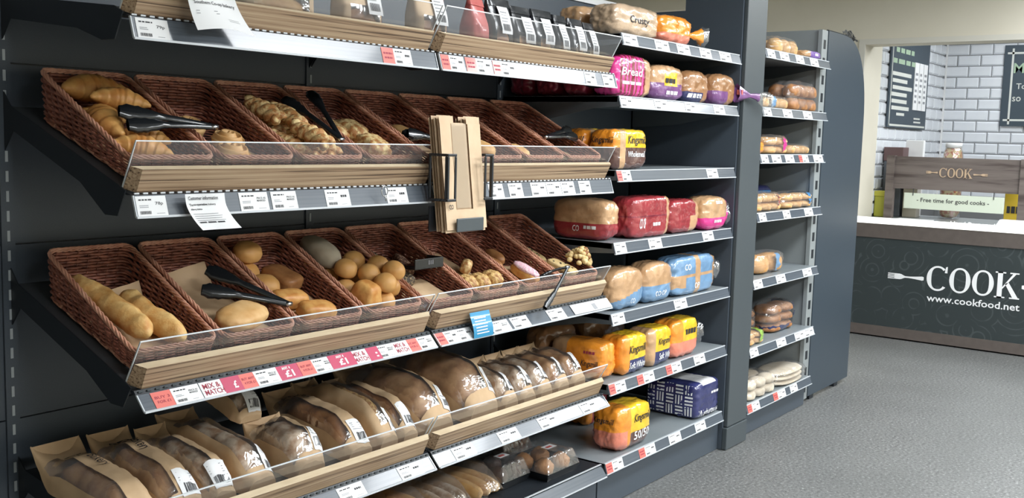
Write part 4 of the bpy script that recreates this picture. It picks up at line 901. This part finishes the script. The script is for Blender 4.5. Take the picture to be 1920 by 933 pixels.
# ================================================================== packs of rolls in the far bay
def roll_pack(label, x0, x1, y0, y1, z, h, bm, nx, ny, print_=None, seed=0, nz=1, grp='packs of rolls in the far bay'):
    hx, hy = (x1 - x0) / 2, (y1 - y0) / 2
    t = thing('roll_pack', label, 'pack', ((x0 + x1) / 2, (y0 + y1) / 2, z + .002), group=grp)
    me = blob_mesh('roll', hx / nx * .98, hy / ny * .98, h / nz * .52, bm, 2.4, 6, .08, 2, seed)
    for k in range(nz):
        for i in range(nx):
            for j in range(ny): new('roll', me, t, (-hx + (2 * i + 1) * hx / nx, -hy + (2 * j + 1) * hy / ny, k * h / nz * .92))
    zone = (lambda x, y, z: 1 if print_[1](x, y, z) else 0) if print_ else None
    fm = blob_mesh('film_wrap', hx * 1.05, hy * 1.05, h * .53, [film, WM[print_[0]]] if print_ else film, 3.5, 12, .10, 5, seed + 3, False, None, zone)
    for v in fm.vertices: v.co.z = max(0, v.co.z + h * .5)
    new('film_wrap', fm, t); return t
zz = {k: ROWS[k][1][1] + .001 for k in ROWS}
roll_pack('clear pack of pale buns on the far top shelf', 4.80, 5.17, 2.03, 2.20, zz['G1'], .085, pale, 3, 2, seed=1)
wrapped_loaf('flat purple pack at the edge of the far top shelf', 5.11, 5.40, 2.0, 2.10, zz['G1'], .040, ['violet', 'tan'], lambda x, y, z: 1 if x < -.5 else 0, [('~~', 'f', .5, .3, .2, .4, whiteink)], 3, 40, grp='far bay packs')
roll_pack('low clear pack of rolls with pale blue print', 4.66, 5.02, 2.02, 2.14, zz['G2'], .062, pale, 3, 1, ('blue', lambda x, y, z: y < -.9 and abs(x + .3) < .18), 2)
roll_pack('tall shiny bag of long brown rolls', 5.04, 5.40, 2.02, 2.18, zz['G2'], .150, brown, 3, 2, None, 3, 2)
roll_pack('dark rolls in the shade behind the low pack', 4.80, 5.02, 2.22, 2.40, zz['G2'], .13, brown, 2, 1, None, 4, 2)
wrapped_loaf('small orange pack beside the pillar', 4.61, 4.72, 2.02, 2.14, zz['G3'], .062, ['orange'], lambda *a: 0, (), 3, 41, grp='far bay packs')
roll_pack('pack of rolls with blue and red stickers', 4.76, 5.05, 2.02, 2.16, zz['G3'], .092, pale, 2, 1, ('pink', lambda x, y, z: y < -.9 and .3 < x < .6), 5, 2)
roll_pack('low pack of finger rolls beside the stickered pack', 5.06, 5.34, 2.02, 2.15, zz['G3'], .050, pale, 4, 1, None, 6)
roll_pack('double layer pack of pale rolls beside the pillar', 4.62, 4.98, 2.01, 2.14, zz['G4'], .090, pale, 3, 1, ('red', lambda x, y, z: y < -.9 and .55 < x < .75), 7, 2)
roll_pack('double layer pack of rolls with a blue printed end', 5.0, 5.40, 2.01, 2.14, zz['G4'], .082, pale, 3, 1, ('cyan', lambda x, y, z: x > .55), 8, 2)
wrapped_loaf('dark blue pack lying behind the double layer rolls', 4.90, 5.30, 2.20, 2.32, zz['G4'], .11, ['cyan', 'navy'], lambda x, y, z: 1 if z > .5 else 0, (), 3, 42, grp='far bay packs')
roll_pack('single bag of orange rolls on an empty shelf', 4.78, 5.12, 2.04, 2.18, zz['G5'], .105, softroll, 2, 1, ('blue', lambda x, y, z: y < -.9 and .1 < x < .4), 9)
roll_pack('upright bag of brown rolls beside the hot dog rolls', 4.80, 4.99, 2.13, 2.25, zz['G6'], .145, brown, 2, 1, None, 10, 3)
roll_pack('blue bottomed pack of hot dog rolls', 5.04, 5.36, 2.06, 2.20, zz['G6'], .155, brown, 2, 1, ('navy', lambda x, y, z: z < -.55 or x > .8), 11, 3)
roll_pack('small pack of rolls with a green end', 4.62, 4.83, 2.01, 2.11, zz['G6'], .068, pale, 2, 1, ('green', lambda x, y, z: x > .2), 12, 2)
fb = mat('flatbread', (.66, .56, .42), .7, c2=(.74, .66, .54), scale=20)
roll_pack('clear bag of small round white breads', 4.64, 5.0, 2.0, 2.18, zz['G7'], .105, fb, 3, 2, None, 13, 2)
roll_pack('clear bag of stacked pale flatbreads', 5.02, 5.42, 1.99, 2.18, zz['G7'], .085, fb, 1, 1, None, 14, 3)
# foil scraps on the end panel
o = MB().grid(lambda u, v: (5.83 + .13 * u, 2.02 + .05 * v, 2.092 - .05 * u + .020 * noise.noise(Vector((u * 5, v * 4, 1)))), 8, 5).build('foil_scrap', mat('foil', (.7, .7, .7), .2, .9), None, True); tag(o, 'crumpled silver foil strip on the rounded panel top', 'foil')
# ================================================================== low shelf below the bagged loaves
zd = ROWS['D1'][1][1] + .001
for k, (x, w_, y, L_) in enumerate(((2.36, .15, 2.10, .36), (2.53, .15, 2.08, .36), (2.70, .13, 2.07, .34))):
    t = thing('film_bag', ['clear film bag of golden finger rolls', 'clear film bag with a pale floured loaf', 'clear film bag with a paper backed roll'][k], 'bagged bread', (x, y, zd), group='film bags on the low shelf')
    for j in range(3): new('roll', blob_mesh('film_roll', .026, L_ * .40, .036, [gold, flour, pale][k], 2.4, 8, .06, 2, k + j), t, (-.05 + j * .05, L_ * .48, .0))
    S = bag_surface(L_, w_, .11, 60 + k, 0, False); MB().grid(S, 24, 18).build('film_wrap', film, t, True)
bagged_loaf('dark bagged loaf on the low shelf', 2.18, 2.10, .36, .14, .10, (.2, .7), (.1, .9), brown, 0, 33, (.5, .05), z=zd, tilt=0)
def clamshell(label, x, y, z, w_, d_, h_, n):
    t = thing('muffin_pack', label, 'muffin pack', (x, y, z), group='clear muffin packs')
    tr = MB(); tr.add([(-w_ / 2, 0, .03), (w_ / 2, 0, .03), (w_ / 2, d_, .03), (-w_ / 2, d_, .03), (-w_ / 2 + .012, .012, 0), (w_ / 2 - .012, .012, 0), (w_ / 2 - .012, d_ - .012, 0), (-w_ / 2 + .012, d_ - .012, 0)],
                      [(4, 7, 6, 5), (0, 4, 5, 1), (1, 5, 6, 2), (2, 6, 7, 3), (3, 7, 4, 0)])
    tr.build('tray', tongm, t)
    ld = MB(); b_ = .02
    ld.add([(-w_ / 2, 0, .031), (w_ / 2, 0, .031), (w_ / 2, d_, .031), (-w_ / 2, d_, .031), (-w_ / 2 + b_, b_, h_), (w_ / 2 - b_, b_, h_), (w_ / 2 - b_, d_ - b_, h_), (-w_ / 2 + b_, d_ - b_, h_)],
           [(4, 5, 6, 7), (0, 1, 5, 4), (1, 2, 6, 5), (2, 3, 7, 6), (3, 0, 4, 7)])
    bevelled(ld.build('clear_lid', film, t), .006, 2)
    mu = blob_mesh('muffin', .036, .036, .034, mat('muffin%d' % n, (.06, .028, .016) if n % 2 else (.40, .19, .07), .6, bump=.6, bscale=60), 2.1, 7, .12, 3, n)
    for i in range(2):
        for j in range(2): new('muffin', mu, t, (-w_ / 4 + i * w_ / 2, d_ * .27 + j * d_ * .45, .012))
    p = MB(); rect(p, -.03, .03, 0, .035); o = p.build('sticker', paper, t); o.matrix_local = frame((w_ * .12, d_ * .35, h_ + .002), (1, 0, 0), (0, 1, 0))
    p2 = MB(); rect(p2, -.022, .012, .008, .022); p2.build('print', redcard, o, loc=(0, 0, .001))
clamshell('clear muffin pack at the front of the low shelf', 3.06, 2.03, zd, .21, .21, .088, 2)
clamshell('clear chocolate muffin pack beside the film bags', 2.86, 2.10, zd, .18, .21, .088, 1)
clamshell('clear muffin pack stacked behind the front one', 3.10, 2.27, zd + .0, .20, .21, .088, 3); clamshell('clear muffin pack on top of the back one', 3.10, 2.27, zd + .09, .20, .21, .088, 5)
# ================================================================== top shelf bags
blackbag = mat('black_bag', (.016, .018, .022), .30, coat=.4, bump=.4, bscale=30); redbag = mat('pink_red_bag', (.55, .13, .12), .4, coat=.3, bump=.4, bscale=25)
def stand_bag(label, x, w_, h_, m, d_=.085, y=2.062, win=True, lab=(.0, .62), strip=None, seed=0, bread=brown, rz=0., gr='standing pastry bags on the top shelf'):
    t = thing('pastry_bag', label, 'bagged pastry', (x, y, 1.710), (.0997, 0, rz), gr); off = Vector((seed, seed * 2, 0))
    def S(u, v, e=0.):
        g = 2 * math.pi * u; k = 1 - max(0, (v - .45) / .55) ** 1.1 * .86
        c, s = math.cos(g), math.sin(g); a, b = w_ / 2 + e, d_ / 2 * k + e
        n_ = .004 * noise.noise(Vector((c * 2, s * 2, v * 5)) + off)
        return Vector((a * math.copysign(abs(c) ** .55, c) + n_, d_ / 2 + b * math.copysign(abs(s) ** .6, s) + n_ + .02 * v, h_ * v))
    iw = lambda u, v: win and .66 < u < .84 and .08 < v < .5
    b = MB().grid(S, 32, 16, cond=lambda u, v: not iw(u, v)); b.add([S(i / 32, 0) for i in range(32)], [tuple(range(32))]); bo = b.build('bag', m, t, True)
    MB().grid(lambda u, v: S(.5 + .5 * u, .86 + .14 * v, .003), 16, 3).build('folded_top', m, bo, True)
    if win: MB().grid(S, 32, 16, cond=iw).build('clear_window', filmw, t, True)
    new('pastry', blob_mesh('pastry', w_ * .40, d_ * .36, h_ * .24, bread, 2.4, 7, .12, 3, seed), t, (0, d_ / 2, .006))
    if lab:
        x_, z_ = lab; lw, lh = min(.055, w_ * .55), .085
        def F(a, c): q = S(.75, (z_ * h_ - lh * .5 + c) / h_, .003); return (x_ + a - lw / 2, q.y - .004, q.z)
        lb = MB().grid(lambda u, v: F(u * lw, v * lh), 3, 6).build('label', paper, bo, True)
        F2 = lambda a, c: tuple(Vector(F(a, c)) + Vector((0, -.0012, 0))); p = MB(); lines(p, lw * .12, lh * .45, lw * .72, lh * .45, 4, seed, 1, fn=F2, gap=.28); barcode(p, lw * .15, lh * .12, lw * .65, lh * .25, seed, fn=F2); p.build('print', [ink, greyink], lb)
    if strip: MB().grid(lambda u, v: S(.93 + .06 * u, v, .002), 3, 8).build('colour_strip', strip, bo, True)
stand_bag('kraft bag of round buns beside the curled notice', 1.75, .25, .17, kraftl, .10, lab=None, seed=1, bread=pale)
stand_bag('kraft bag with a label and lilac edge', 2.045, .155, .17, kraftl, lab=(.03, .62), strip=WM['violet'], seed=2)
stand_bag('tall kraft bag with a long white label and dark window', 2.335, .135, .175, kraftl, lab=(.02, .6), strip=redbag, seed=3)
stand_bag('shiny pink red bag beside the black bags', 2.575, .085, .165, redbag, win=False, lab=None, seed=4, rz=.2)
for k, (x, w_, lb, h_) in enumerate(((2.68, .115, (.0, .62), .178), (2.80, .105, (.01, .55), .165), (2.925, .115, (.0, .58), .168), (3.035, .075, (-.01, .55), .162), (3.135, .095, (.0, .58), .160), (3.222, .078, (.0, .56), .155))):
    stand_bag(['black pastry bag beside the pink red bag', 'black pastry bag with a crooked label and violet edge', 'black pastry bag with the longest label', 'slim black bag with a narrow label', 'black cookie bag second from the shelf end', 'black cookie bag at the shelf end'][k], x, w_, h_, blackbag, lab=lb, seed=10 + k, bread=[brown, gold, gold, brown, nutty, nutty][k], strip=WM['violet'] if k == 1 else None, gr='black pastry bags on the top shelf')
# ================================================================== food counter beyond the aisle
def counter_mat():
    m, nt, p = nodes_of('chalk_print'); N, L = nt.nodes, nt.links
    tc = N.new('ShaderNodeTexCoord'); v = N.new('ShaderNodeTexVoronoi'); v.inputs['Scale'].default_value = 5.0; L.new(tc.outputs['Object'], v.inputs['Vector'])
    n = N.new('ShaderNodeTexNoise'); n.inputs['Scale'].default_value = 14; n.inputs['Detail'].default_value = 4; L.new(tc.outputs['Object'], n.inputs['Vector'])
    w_ = N.new('ShaderNodeMath'); w_.operation = 'MULTIPLY_ADD'; w_.inputs[1].default_value = 30; L.new(v.outputs['Distance'], w_.inputs[0]); L.new(n.outputs[0], w_.inputs[2])
    s = N.new('ShaderNodeMath'); s.operation = 'SINE'; L.new(w_.outputs[0], s.inputs[0])
    r = N.new('ShaderNodeValToRGB'); r.color_ramp.elements[0].position = .80; r.color_ramp.elements[1].position = 1.0
    r.color_ramp.elements[0].color = (.030, .040, .042, 1); r.color_ramp.elements[1].color = (.056, .069, .071, 1)
    k = N.new('ShaderNodeMath'); k.operation = 'MULTIPLY'; L.new(s.outputs[0], k.inputs[0]); n2 = N.new('ShaderNodeTexNoise'); n2.inputs['Scale'].default_value = 6; L.new(tc.outputs['Object'], n2.inputs['Vector'])
    q = N.new('ShaderNodeMath'); q.operation = 'MULTIPLY'; q.inputs[1].default_value = 1.9; L.new(n2.outputs[0], q.inputs[0]); L.new(q.outputs[0], k.inputs[1])
    L.new(k.outputs[0], r.inputs[0]); L.new(r.outputs[0], p.inputs['Base Color']); p.inputs['Roughness'].default_value = .45
    return m
brownstrip = mat('brown_laminate', (.095, .078, .070), .5, c2=(.11, .09, .08), scale=20)
ctop = mat('counter_steel', (.30, .32, .32), .35, .3)
t = thing('food_counter', 'dark chalk printed counter lettered COOK below tiled walls', 'counter', (7.80, 0, 0))
MB().box(.0, .98, -.8, 2.575, .012, .862).build('body', graphite, t)
fp = MB().add([(-.006, -.8, .088), (-.006, 2.57, .088), (-.006, 2.57, .757), (-.006, -.8, .757)], [(3, 2, 1, 0)]).build('front_panel', counter_mat(), t)
MB().box(-.014, .0, -.8, 2.575, .757, .862).build('top_strip', brownstrip, t); MB().box(-.014, .0, -.8, 2.575, .012, .088).build('bottom_strip', brownstrip, t)
MB().box(-.02, .03, -.8, 2.58, .864, .908).build('white_edge', mat('lit_white_edge', (.92, .92, .88), .3, emit=.9), t)  # emission put into the edge so it looks brightly lit; no lamp here
MB().box(.03, .98, -.8, 2.575, .862, .885).build('worktop', ctop, t)
def CF(a, b): return (-.0085, -a, b)       # a grows to the right as seen from the aisle
def letter_C(mb, x, y, w, h, fn):
    n = 26; o, i_ = [], []
    for k in range(n + 1):
        a = R(48) + (R(318) - R(48)) * k / n; th = .17 * abs(math.cos(a)) + .045
        o.append((x + w / 2 + w / 2 * math.cos(a), y + h / 2 + h / 2 * math.sin(a))); i_.append((x + w / 2 + (w / 2 - th * w) * math.cos(a), y + h / 2 + (h / 2 - (.045 + .03 * abs(math.sin(a))) * h) * math.sin(a)))
    mb.add([fn(*q) for q in o + i_], [(k, k + 1, n + 2 + k, n + 1 + k) for k in range(n)])
    sx, sy = x + w * .80, y + h * .74; mb.add([fn(*q) for q in ((sx, sy), (sx + w * .12, sy), (sx + w * .12, y + h), (sx + w * .04, y + h * .97))], [(0, 1, 2, 3)])
def letter_O(mb, x, y, w, h, fn):
    n = 32; o, i_ = [], []
    for k in range(n):
        a = 2 * math.pi * k / n; th = .17 * abs(math.cos(a)) + .05
        o.append((x + w / 2 + w / 2 * math.cos(a), y + h / 2 + h / 2 * math.sin(a))); i_.append((x + w / 2 + (w / 2 - th * w) * math.cos(a), y + h / 2 + (h / 2 - (.045 + .03 * abs(math.sin(a))) * h) * math.sin(a)))
    mb.add([fn(*q) for q in o + i_], [(k, (k + 1) % n, n + (k + 1) % n, n + k) for k in range(n)])
def letter_K(mb, x, y, w, h, fn):
    for q in (((.12, 0), (.32, 0), (.32, 1), (.12, 1)), ((.02, 0), (.44, 0), (.44, .05), (.02, .05)), ((.02, .95), (.44, .95), (.44, 1), (.02, 1)), ((.32, .42), (.72, .95), (.84, .95), (.32, .34)), ((.42, .55), (.56, .62), (.96, .05), (.74, .05)), ((.62, 0), (1.02, 0), (1.02, .05), (.62, .05)), ((.60, .95), (.96, .95), (.96, 1), (.60, 1))):
        mb.add([fn(x + a * w, y + b * h) for a, b in q], [(0, 1, 2, 3)])
def fork(mb, x0, x1, y, h, fn):
    L = x1 - x0; n = 16; up, dn = [], []
    for k in range(n + 1):
        u = k / n; hh = h * (.5 if u < .22 else (.5 - .36 * (u - .22) / .14 if u < .36 else .14 + .26 * max(0, (u - .5) / .5) ** 1.3))
        if u > .95: hh *= .7
        xx = x0 + L * (.18 + .82 * u); up.append((xx, y + hh)); dn.append((xx, y - hh))
    mb.add([fn(*q) for q in up + dn], [(k, k + 1, n + 2 + k, n + 1 + k) for k in range(n)])
    for k in range(4): yy = y - h * .5 + k * h * .277; mb.add([fn(*q) for q in ((x0, yy), (x0 + L * .19, yy), (x0 + L * .19, yy + h * .17), (x0, yy + h * .17))], [(0, 1, 2, 3)])
def cook(mb, x, y, w, h, fn): letter_C(mb, x, y, w * .25, h, fn); letter_O(mb, x + w * .255, y, w * .235, h, fn); letter_O(mb, x + w * .505, y, w * .235, h, fn); letter_K(mb, x + w * .745, y, w * .265, h, fn)
p = MB(); cook(p, -2.025, .400, .62, .185, CF); p.build('lettering', whiteink, fp)
p = MB(); fork(p, -2.305, -2.045, .480, .042, CF); p.build('fork_emblem', whiteink, fp)
p = MB(); fork(p, -1.10, -1.385, .490, .042, CF); p.build('spoon_emblem', whiteink, fp)
p = MB(); text2d(p, 'www.cookfood.net', -2.015, .318, .052, .627, .014, fn=CF); p.build('web_address', whiteink, fp)
# wooden sign frame on the counter
darkwood = wood_mat('dark_stained_wood', (.070, .052, .047), (.135, .110, .100), (.175, .145, .132), 14, 1)
woodlet = mat('pale_wood_letter', (.55, .40, .27), .5)
t = thing('wooden_sign', 'dark wooden sign frame with pale raised COOK letters', 'sign', (8.20, 0, .886))
MB().box(-.012, .012, 1.50, 2.46, .235, .485).build('board', darkwood, t)
for y in (2.425, 1.465): MB().box(-.03, .03, y, y + .06, .0, .49).build('leg', darkwood, t)
SF = lambda a, b: (-.020, -a, b)
p = MB(); cook(p, -2.09, .335, .235, .072, SF); p.build('letters', woodlet, t)
p = MB(); fork(p, -2.185, -2.10, .370, .020, SF); p.build('fork_emblem', woodlet, t); p = MB(); fork(p, -1.745, -1.845, .365, .018, SF); p.build('knife_emblem', woodlet, t)
t = thing('hanging_sign', 'pale green hanging sign about good cooks', 'sign', (8.185, 0, .886))
bevelled(MB().box(-.006, .006, 1.618, 2.338, .084, .205).build('board', mat('pale_green_board', (.66, .72, .60), .6), t), .002)
p = MB(); text2d(p, '- Free time for good cooks -', -2.24, .13, .042, .52, .01, fn=lambda a, b: (-.0078, -a, b)); p.build('lettering', ink, t)
for y in (2.27, 1.69): MB().tube([(-.01, y, .185), (-.008, y, .24)], .003, 5).build('hook', blackm, t)
# menu boards
slate = mat('slate_board', (.045, .065, .085), .5); chalk = mat('chalk', (.62, .64, .60), .8); greench = mat('green_chalk', (.34, .46, .33), .8)
t = thing('menu_board', 'slate menu board with three cards on the left tiled wall', 'menu board', (8.40, 2.585, 1.60))
MB().box(0, 1.09, -.012, .0, .0, .76).build('board', slate, t)
p = MB(); Fm = lambda a, b: (a, -.0135, b)
text2d(p, '~~~~', .12, .60, .055, .50, .01, fn=Fm); text2d(p, '~~~~~', .06, .51, .055, .60, .01, fn=Fm); p.build('heading', greench, t)
p = MB()
for k in range(6): lines(p, .06 + .01 * (k % 3), .42 - k * .055, .54, .034, 1, k, fn=Fm, gap=.9)
lines(p, .22, .10, .26, .05, 1, 9, fn=Fm); lines(p, .72, .05, .24, .06, 2, 3, fn=Fm); rect(q := MB(), 0, 1, 0, 1); p.build('chalk_lines', chalk, t)
MB().box(.03, 1.06, -.0135, -.012, .012, .028).box(.035, .05, -.0135, -.012, .012, .74).build('border_line', chalk, t)
for k in range(3):
    c = MB().box(.66 + k * .13, .775 + k * .13, -.018, -.012, .16, .56).build('card', paper, t); p = MB(); lines(p, .68 + k * .13, .22, .07, .28, 6, k, fn=lambda a, b: (a, -.0195, b)); p.build('print', greyink, c)
t = thing('menu_board', 'slate menu board with a white line border on the far tiled wall', 'menu board', (10.088, 1.0, 1.655))
MB().box(-.012, 0, .0, 1.085, .0, .72).build('board', slate, t)
MB().box(-.0135, -.012, .03, 1.06, .045, .062).box(-.0135, -.012, .03, 1.06, .64, .657).box(-.0135, -.012, 1.005, 1.022, .015, .69).build('border_line', chalk, t)
Fr = lambda a, b: (-.0145, 1.085 - a, b)
p = MB(); text2d(p, 'Me', .085, .47, .09, .15, .01, fn=Fr); p.build('heading', greench, t); p = MB(); text2d(p, 'To', .115, .33, .05, .08, fn=Fr); text2d(p, 'so ev', .09, .22, .042, .17, fn=Fr); p.build('chalk_lines', chalk, t)
# things standing on the counter
def carton(label, x, y0, y1, z0, z1, m, d=.12, lid=None, cat='box', face=None):
    t = thing('carton', label, cat, (x, (y0 + y1) / 2, z0), group='goods standing on the food counter'); w_ = (y1 - y0) / 2
    bevelled(MB().box(0, d, -w_, w_, 0, (z1 - z0) * (.8 if lid else 1)).build('body', m, t), .006)
    if lid: bevelled(MB().box(-.004, d + .004, -w_ - .004, w_ + .004, (z1 - z0) * .8, z1 - z0).build('lid', lid, t), .004)
    if face:
        p = MB(); text2d(p, face, -w_ * .8, (z1 - z0) * .3, (z1 - z0) * .32, w_ * 1.3, fn=lambda a, b: (-.006, -a, b)); p.build('lettering', ink, t)
    return t
ZC = .886
carton('dark grey box at the counter corner', 8.39, 2.43, 2.575, ZC, 1.44, mat('slate_box', (.10, .11, .13), .6), .14, mat('plum_lid', (.12, .07, .07), .5))
carton('lime green carton below the dark corner box', 8.245, 2.47, 2.585, ZC, 1.09, mat('lime_box', (.42, .42, .05), .5), .10, mat('lime_lid', (.50, .48, .06), .5))
carton('white card display above the wooden sign', 8.56, 2.32, 2.46, ZC, 1.50, paper, .05, None, 'card display', '~~~')
carton('clear tub with red lid beside the sign leg', 8.40, 2.30, 2.41, ZC, 1.17, mat('tub', (.55, .50, .42), .3, coat=.5), .10, mat('brick_red', (.30, .07, .04), .5), 'tub')
carton('yellow box with dark print on the counter', 8.40, 1.45, 1.66, ZC, 1.12, mat('yellow_box', (.72, .50, .04), .5), .12, None, 'box', '~~')
t = roll_pack('clear bag of mixed fruit behind the wooden sign', 8.62, 8.74, 1.98, 2.18, ZC, .0, pale, 1, 1) if False else None
o = thing('jar', 'tall clear jar of sweets behind the wooden sign', 'jar', (8.60, 2.10, ZC), group='goods standing on the food counter')
q = MB(); q.tube([(0, 0, 0), (0, 0, .40), (0, 0, .52), (0, 0, .56)], [.08, .085, .075, .06], 16); q.build('glass', film, o, True)
MB().tube([(0, 0, .56), (0, 0, .60)], .062, 16).build('lid', paper, o, True); new('sweets', blob_mesh('sweets', .07, .07, .34, mat('sweets', (.45, .12, .06), .5, c2=(.62, .50, .25), scale=40, lo=.45, hi=.55), 4, 8, .05, 5, 2), o, (0, 0, .004))['kind'] = 'stuff'
o = MB().box(7.86, 7.98, 2.05, 2.30, .886, .905).build('shelf_label', paper); tag(o, 'long white label card on the counter edge', 'label')
t = thing('paper_tray', 'white tray of napkins at the counter edge', 'tray', (7.86, 1.50, .886), group='goods standing on the food counter')
MB().add([(0, -.11, 0), (.12, -.11, 0), (.12, .11, 0), (0, .11, 0), (.02, -.08, .06), (.10, -.08, .06), (.10, .08, .06), (.02, .08, .06)], [(0, 3, 2, 1), (4, 5, 6, 7), (0, 1, 5, 4), (1, 2, 6, 5), (2, 3, 7, 6), (3, 0, 4, 7)]).build('tray', paper, t)
p = MB(); text2d(p, 'Hand Prepared', -1.90, 0, .028, .30, fn=lambda a, b: (7.845, -a, .888 + b)); o = p.build('lettered_strip', whiteink); tag(o, 'white lettering about hand prepared meals on the counter glass', 'lettering')
# ================================================================== let every loose thing settle clear of its neighbours
bpy.context.view_layer.update()
def soup(o, M=None):
    """triangles of a thing and its parts in world space, optionally with the root moved to M"""
    vs, fs = [], []; base = o.matrix_world.copy(); D = (M @ base.inverted()) if M else Matrix()
    for q in [o] + list(o.children_recursive):
        if q.type != 'MESH': continue
        W = D @ q.matrix_world; b = len(vs)
        vs += [W @ v.co for v in q.data.vertices]; fs += [[b + i for i in p.vertices] for p in q.data.polygons]
    return vs, fs
def tree(o): return BVHTree.FromPolygons(*soup(o))
OFFS = sorted([(dx * .007, dy * .007) for dx in range(-4, 5) for dy in range(-4, 5)], key=lambda c: c[0] ** 2 + c[1] ** 2)
CANDS = sorted([(dz * .003, dx, dy) for dz in range(0, 26) for dx, dy in OFFS[:45]], key=lambda c: c[0] + 1.1 * math.hypot(c[1], c[2]))
def settle(o, statics, cands=CANDS):
    vs, fs = soup(o); base = o.matrix_world.copy()
    for dz, dx, dy in cands:
        d = Vector((dx, dy, dz)); T = BVHTree.FromPolygons([v + d for v in vs], fs)
        if not any(T.overlap(s) for s in statics):
            o.matrix_world = Matrix.Translation(d) @ base; return T
    return BVHTree.FromPolygons(vs, fs)
trays = {r: [o for o in bpy.data.objects if o.name.startswith('display_tray') and abs(o.location.z - z) < .02] for r, z in (('T', 1.634), ('M', 1.248), ('L', .813), ('B', .434))}
TT = {r: [tree(o) for o in l] for r, l in trays.items()}
UP = [(k * .0015, 0, 0) for k in range(40)]
FILL = {}
for key, bo in BASK.items(): settle(bo, TT[key[0]], UP)
bpy.context.view_layer.update()
BT = {k: tree(o) for k, o in BASK.items()}
tongset = []
for key in BASK:
    row, i = key; near = [BT[k] for k in ((row, i - 1), key, (row, i + 1)) if k in BT] + TT[row]
    acc = [settle(LINER[key], near, UP)]
    for h, o in sorted(INB.get(key, []), key=lambda q: q[0]): acc.append(settle(o, near + acc))
    FILL[key] = acc
bpy.context.view_layer.update()
hold = [tree(o) for o in bpy.data.objects if o.name.startswith(('bag_holder', 'paper_bag.0')) or o.name == 'paper_bag']
for o in [q for q in bpy.data.objects if q.parent is None and q.name.startswith(('serving_tongs', 'tong_rest'))]:
    row = 'M' if o.location.z > 1.2 else 'L'; i = int((o.location.x - BX0) / BP)
    ks = [(row, k) for k in range(i - 2, i + 3) if (row, k) in BT]
    T = settle(o, [BT[k] for k in ks] + [t_ for k in ks for t_ in FILL[k]] + TT[row] + hold)
    FILL[ks[0]].append(T)
# goods on the shelves: first slim down neighbours that touch, then lift clear of the board
def tops(*pre): return [o for o in bpy.data.objects if o.parent is None and o.name.split('.')[0] in pre]
goods = tops('bagged_loaf', 'wrapped_loaf', 'roll_pack', 'pastry_bag', 'film_bag', 'muffin_pack')
shelves = [(o, tree(o)) for o in tops('bread_shelf', 'display_tray')]
for _ in range(9):
    bpy.context.view_layer.update(); TR = {o: tree(o) for o in goods}; hit = set()
    for a in range(len(goods)):
        for b in range(a + 1, len(goods)):
            A, B = goods[a], goods[b]
            if (A.location - B.location).length < .55 and TR[A].overlap(TR[B]): hit |= {A, B}
    if not hit: break
    for o in hit: o.scale.x *= .965; o.scale.y *= .99
bpy.context.view_layer.update()
done = []
for o in sorted(goods, key=lambda q: q.location.z):
    near = [t_ for s, t_ in shelves if -.35 < o.location.z - s.location.z < .35 and abs(o.location.x - s.location.x - .5) < .9]
    done.append((o, settle(o, near + [t_ for q, t_ in done if (q.location - o.location).length < .6], UP)))
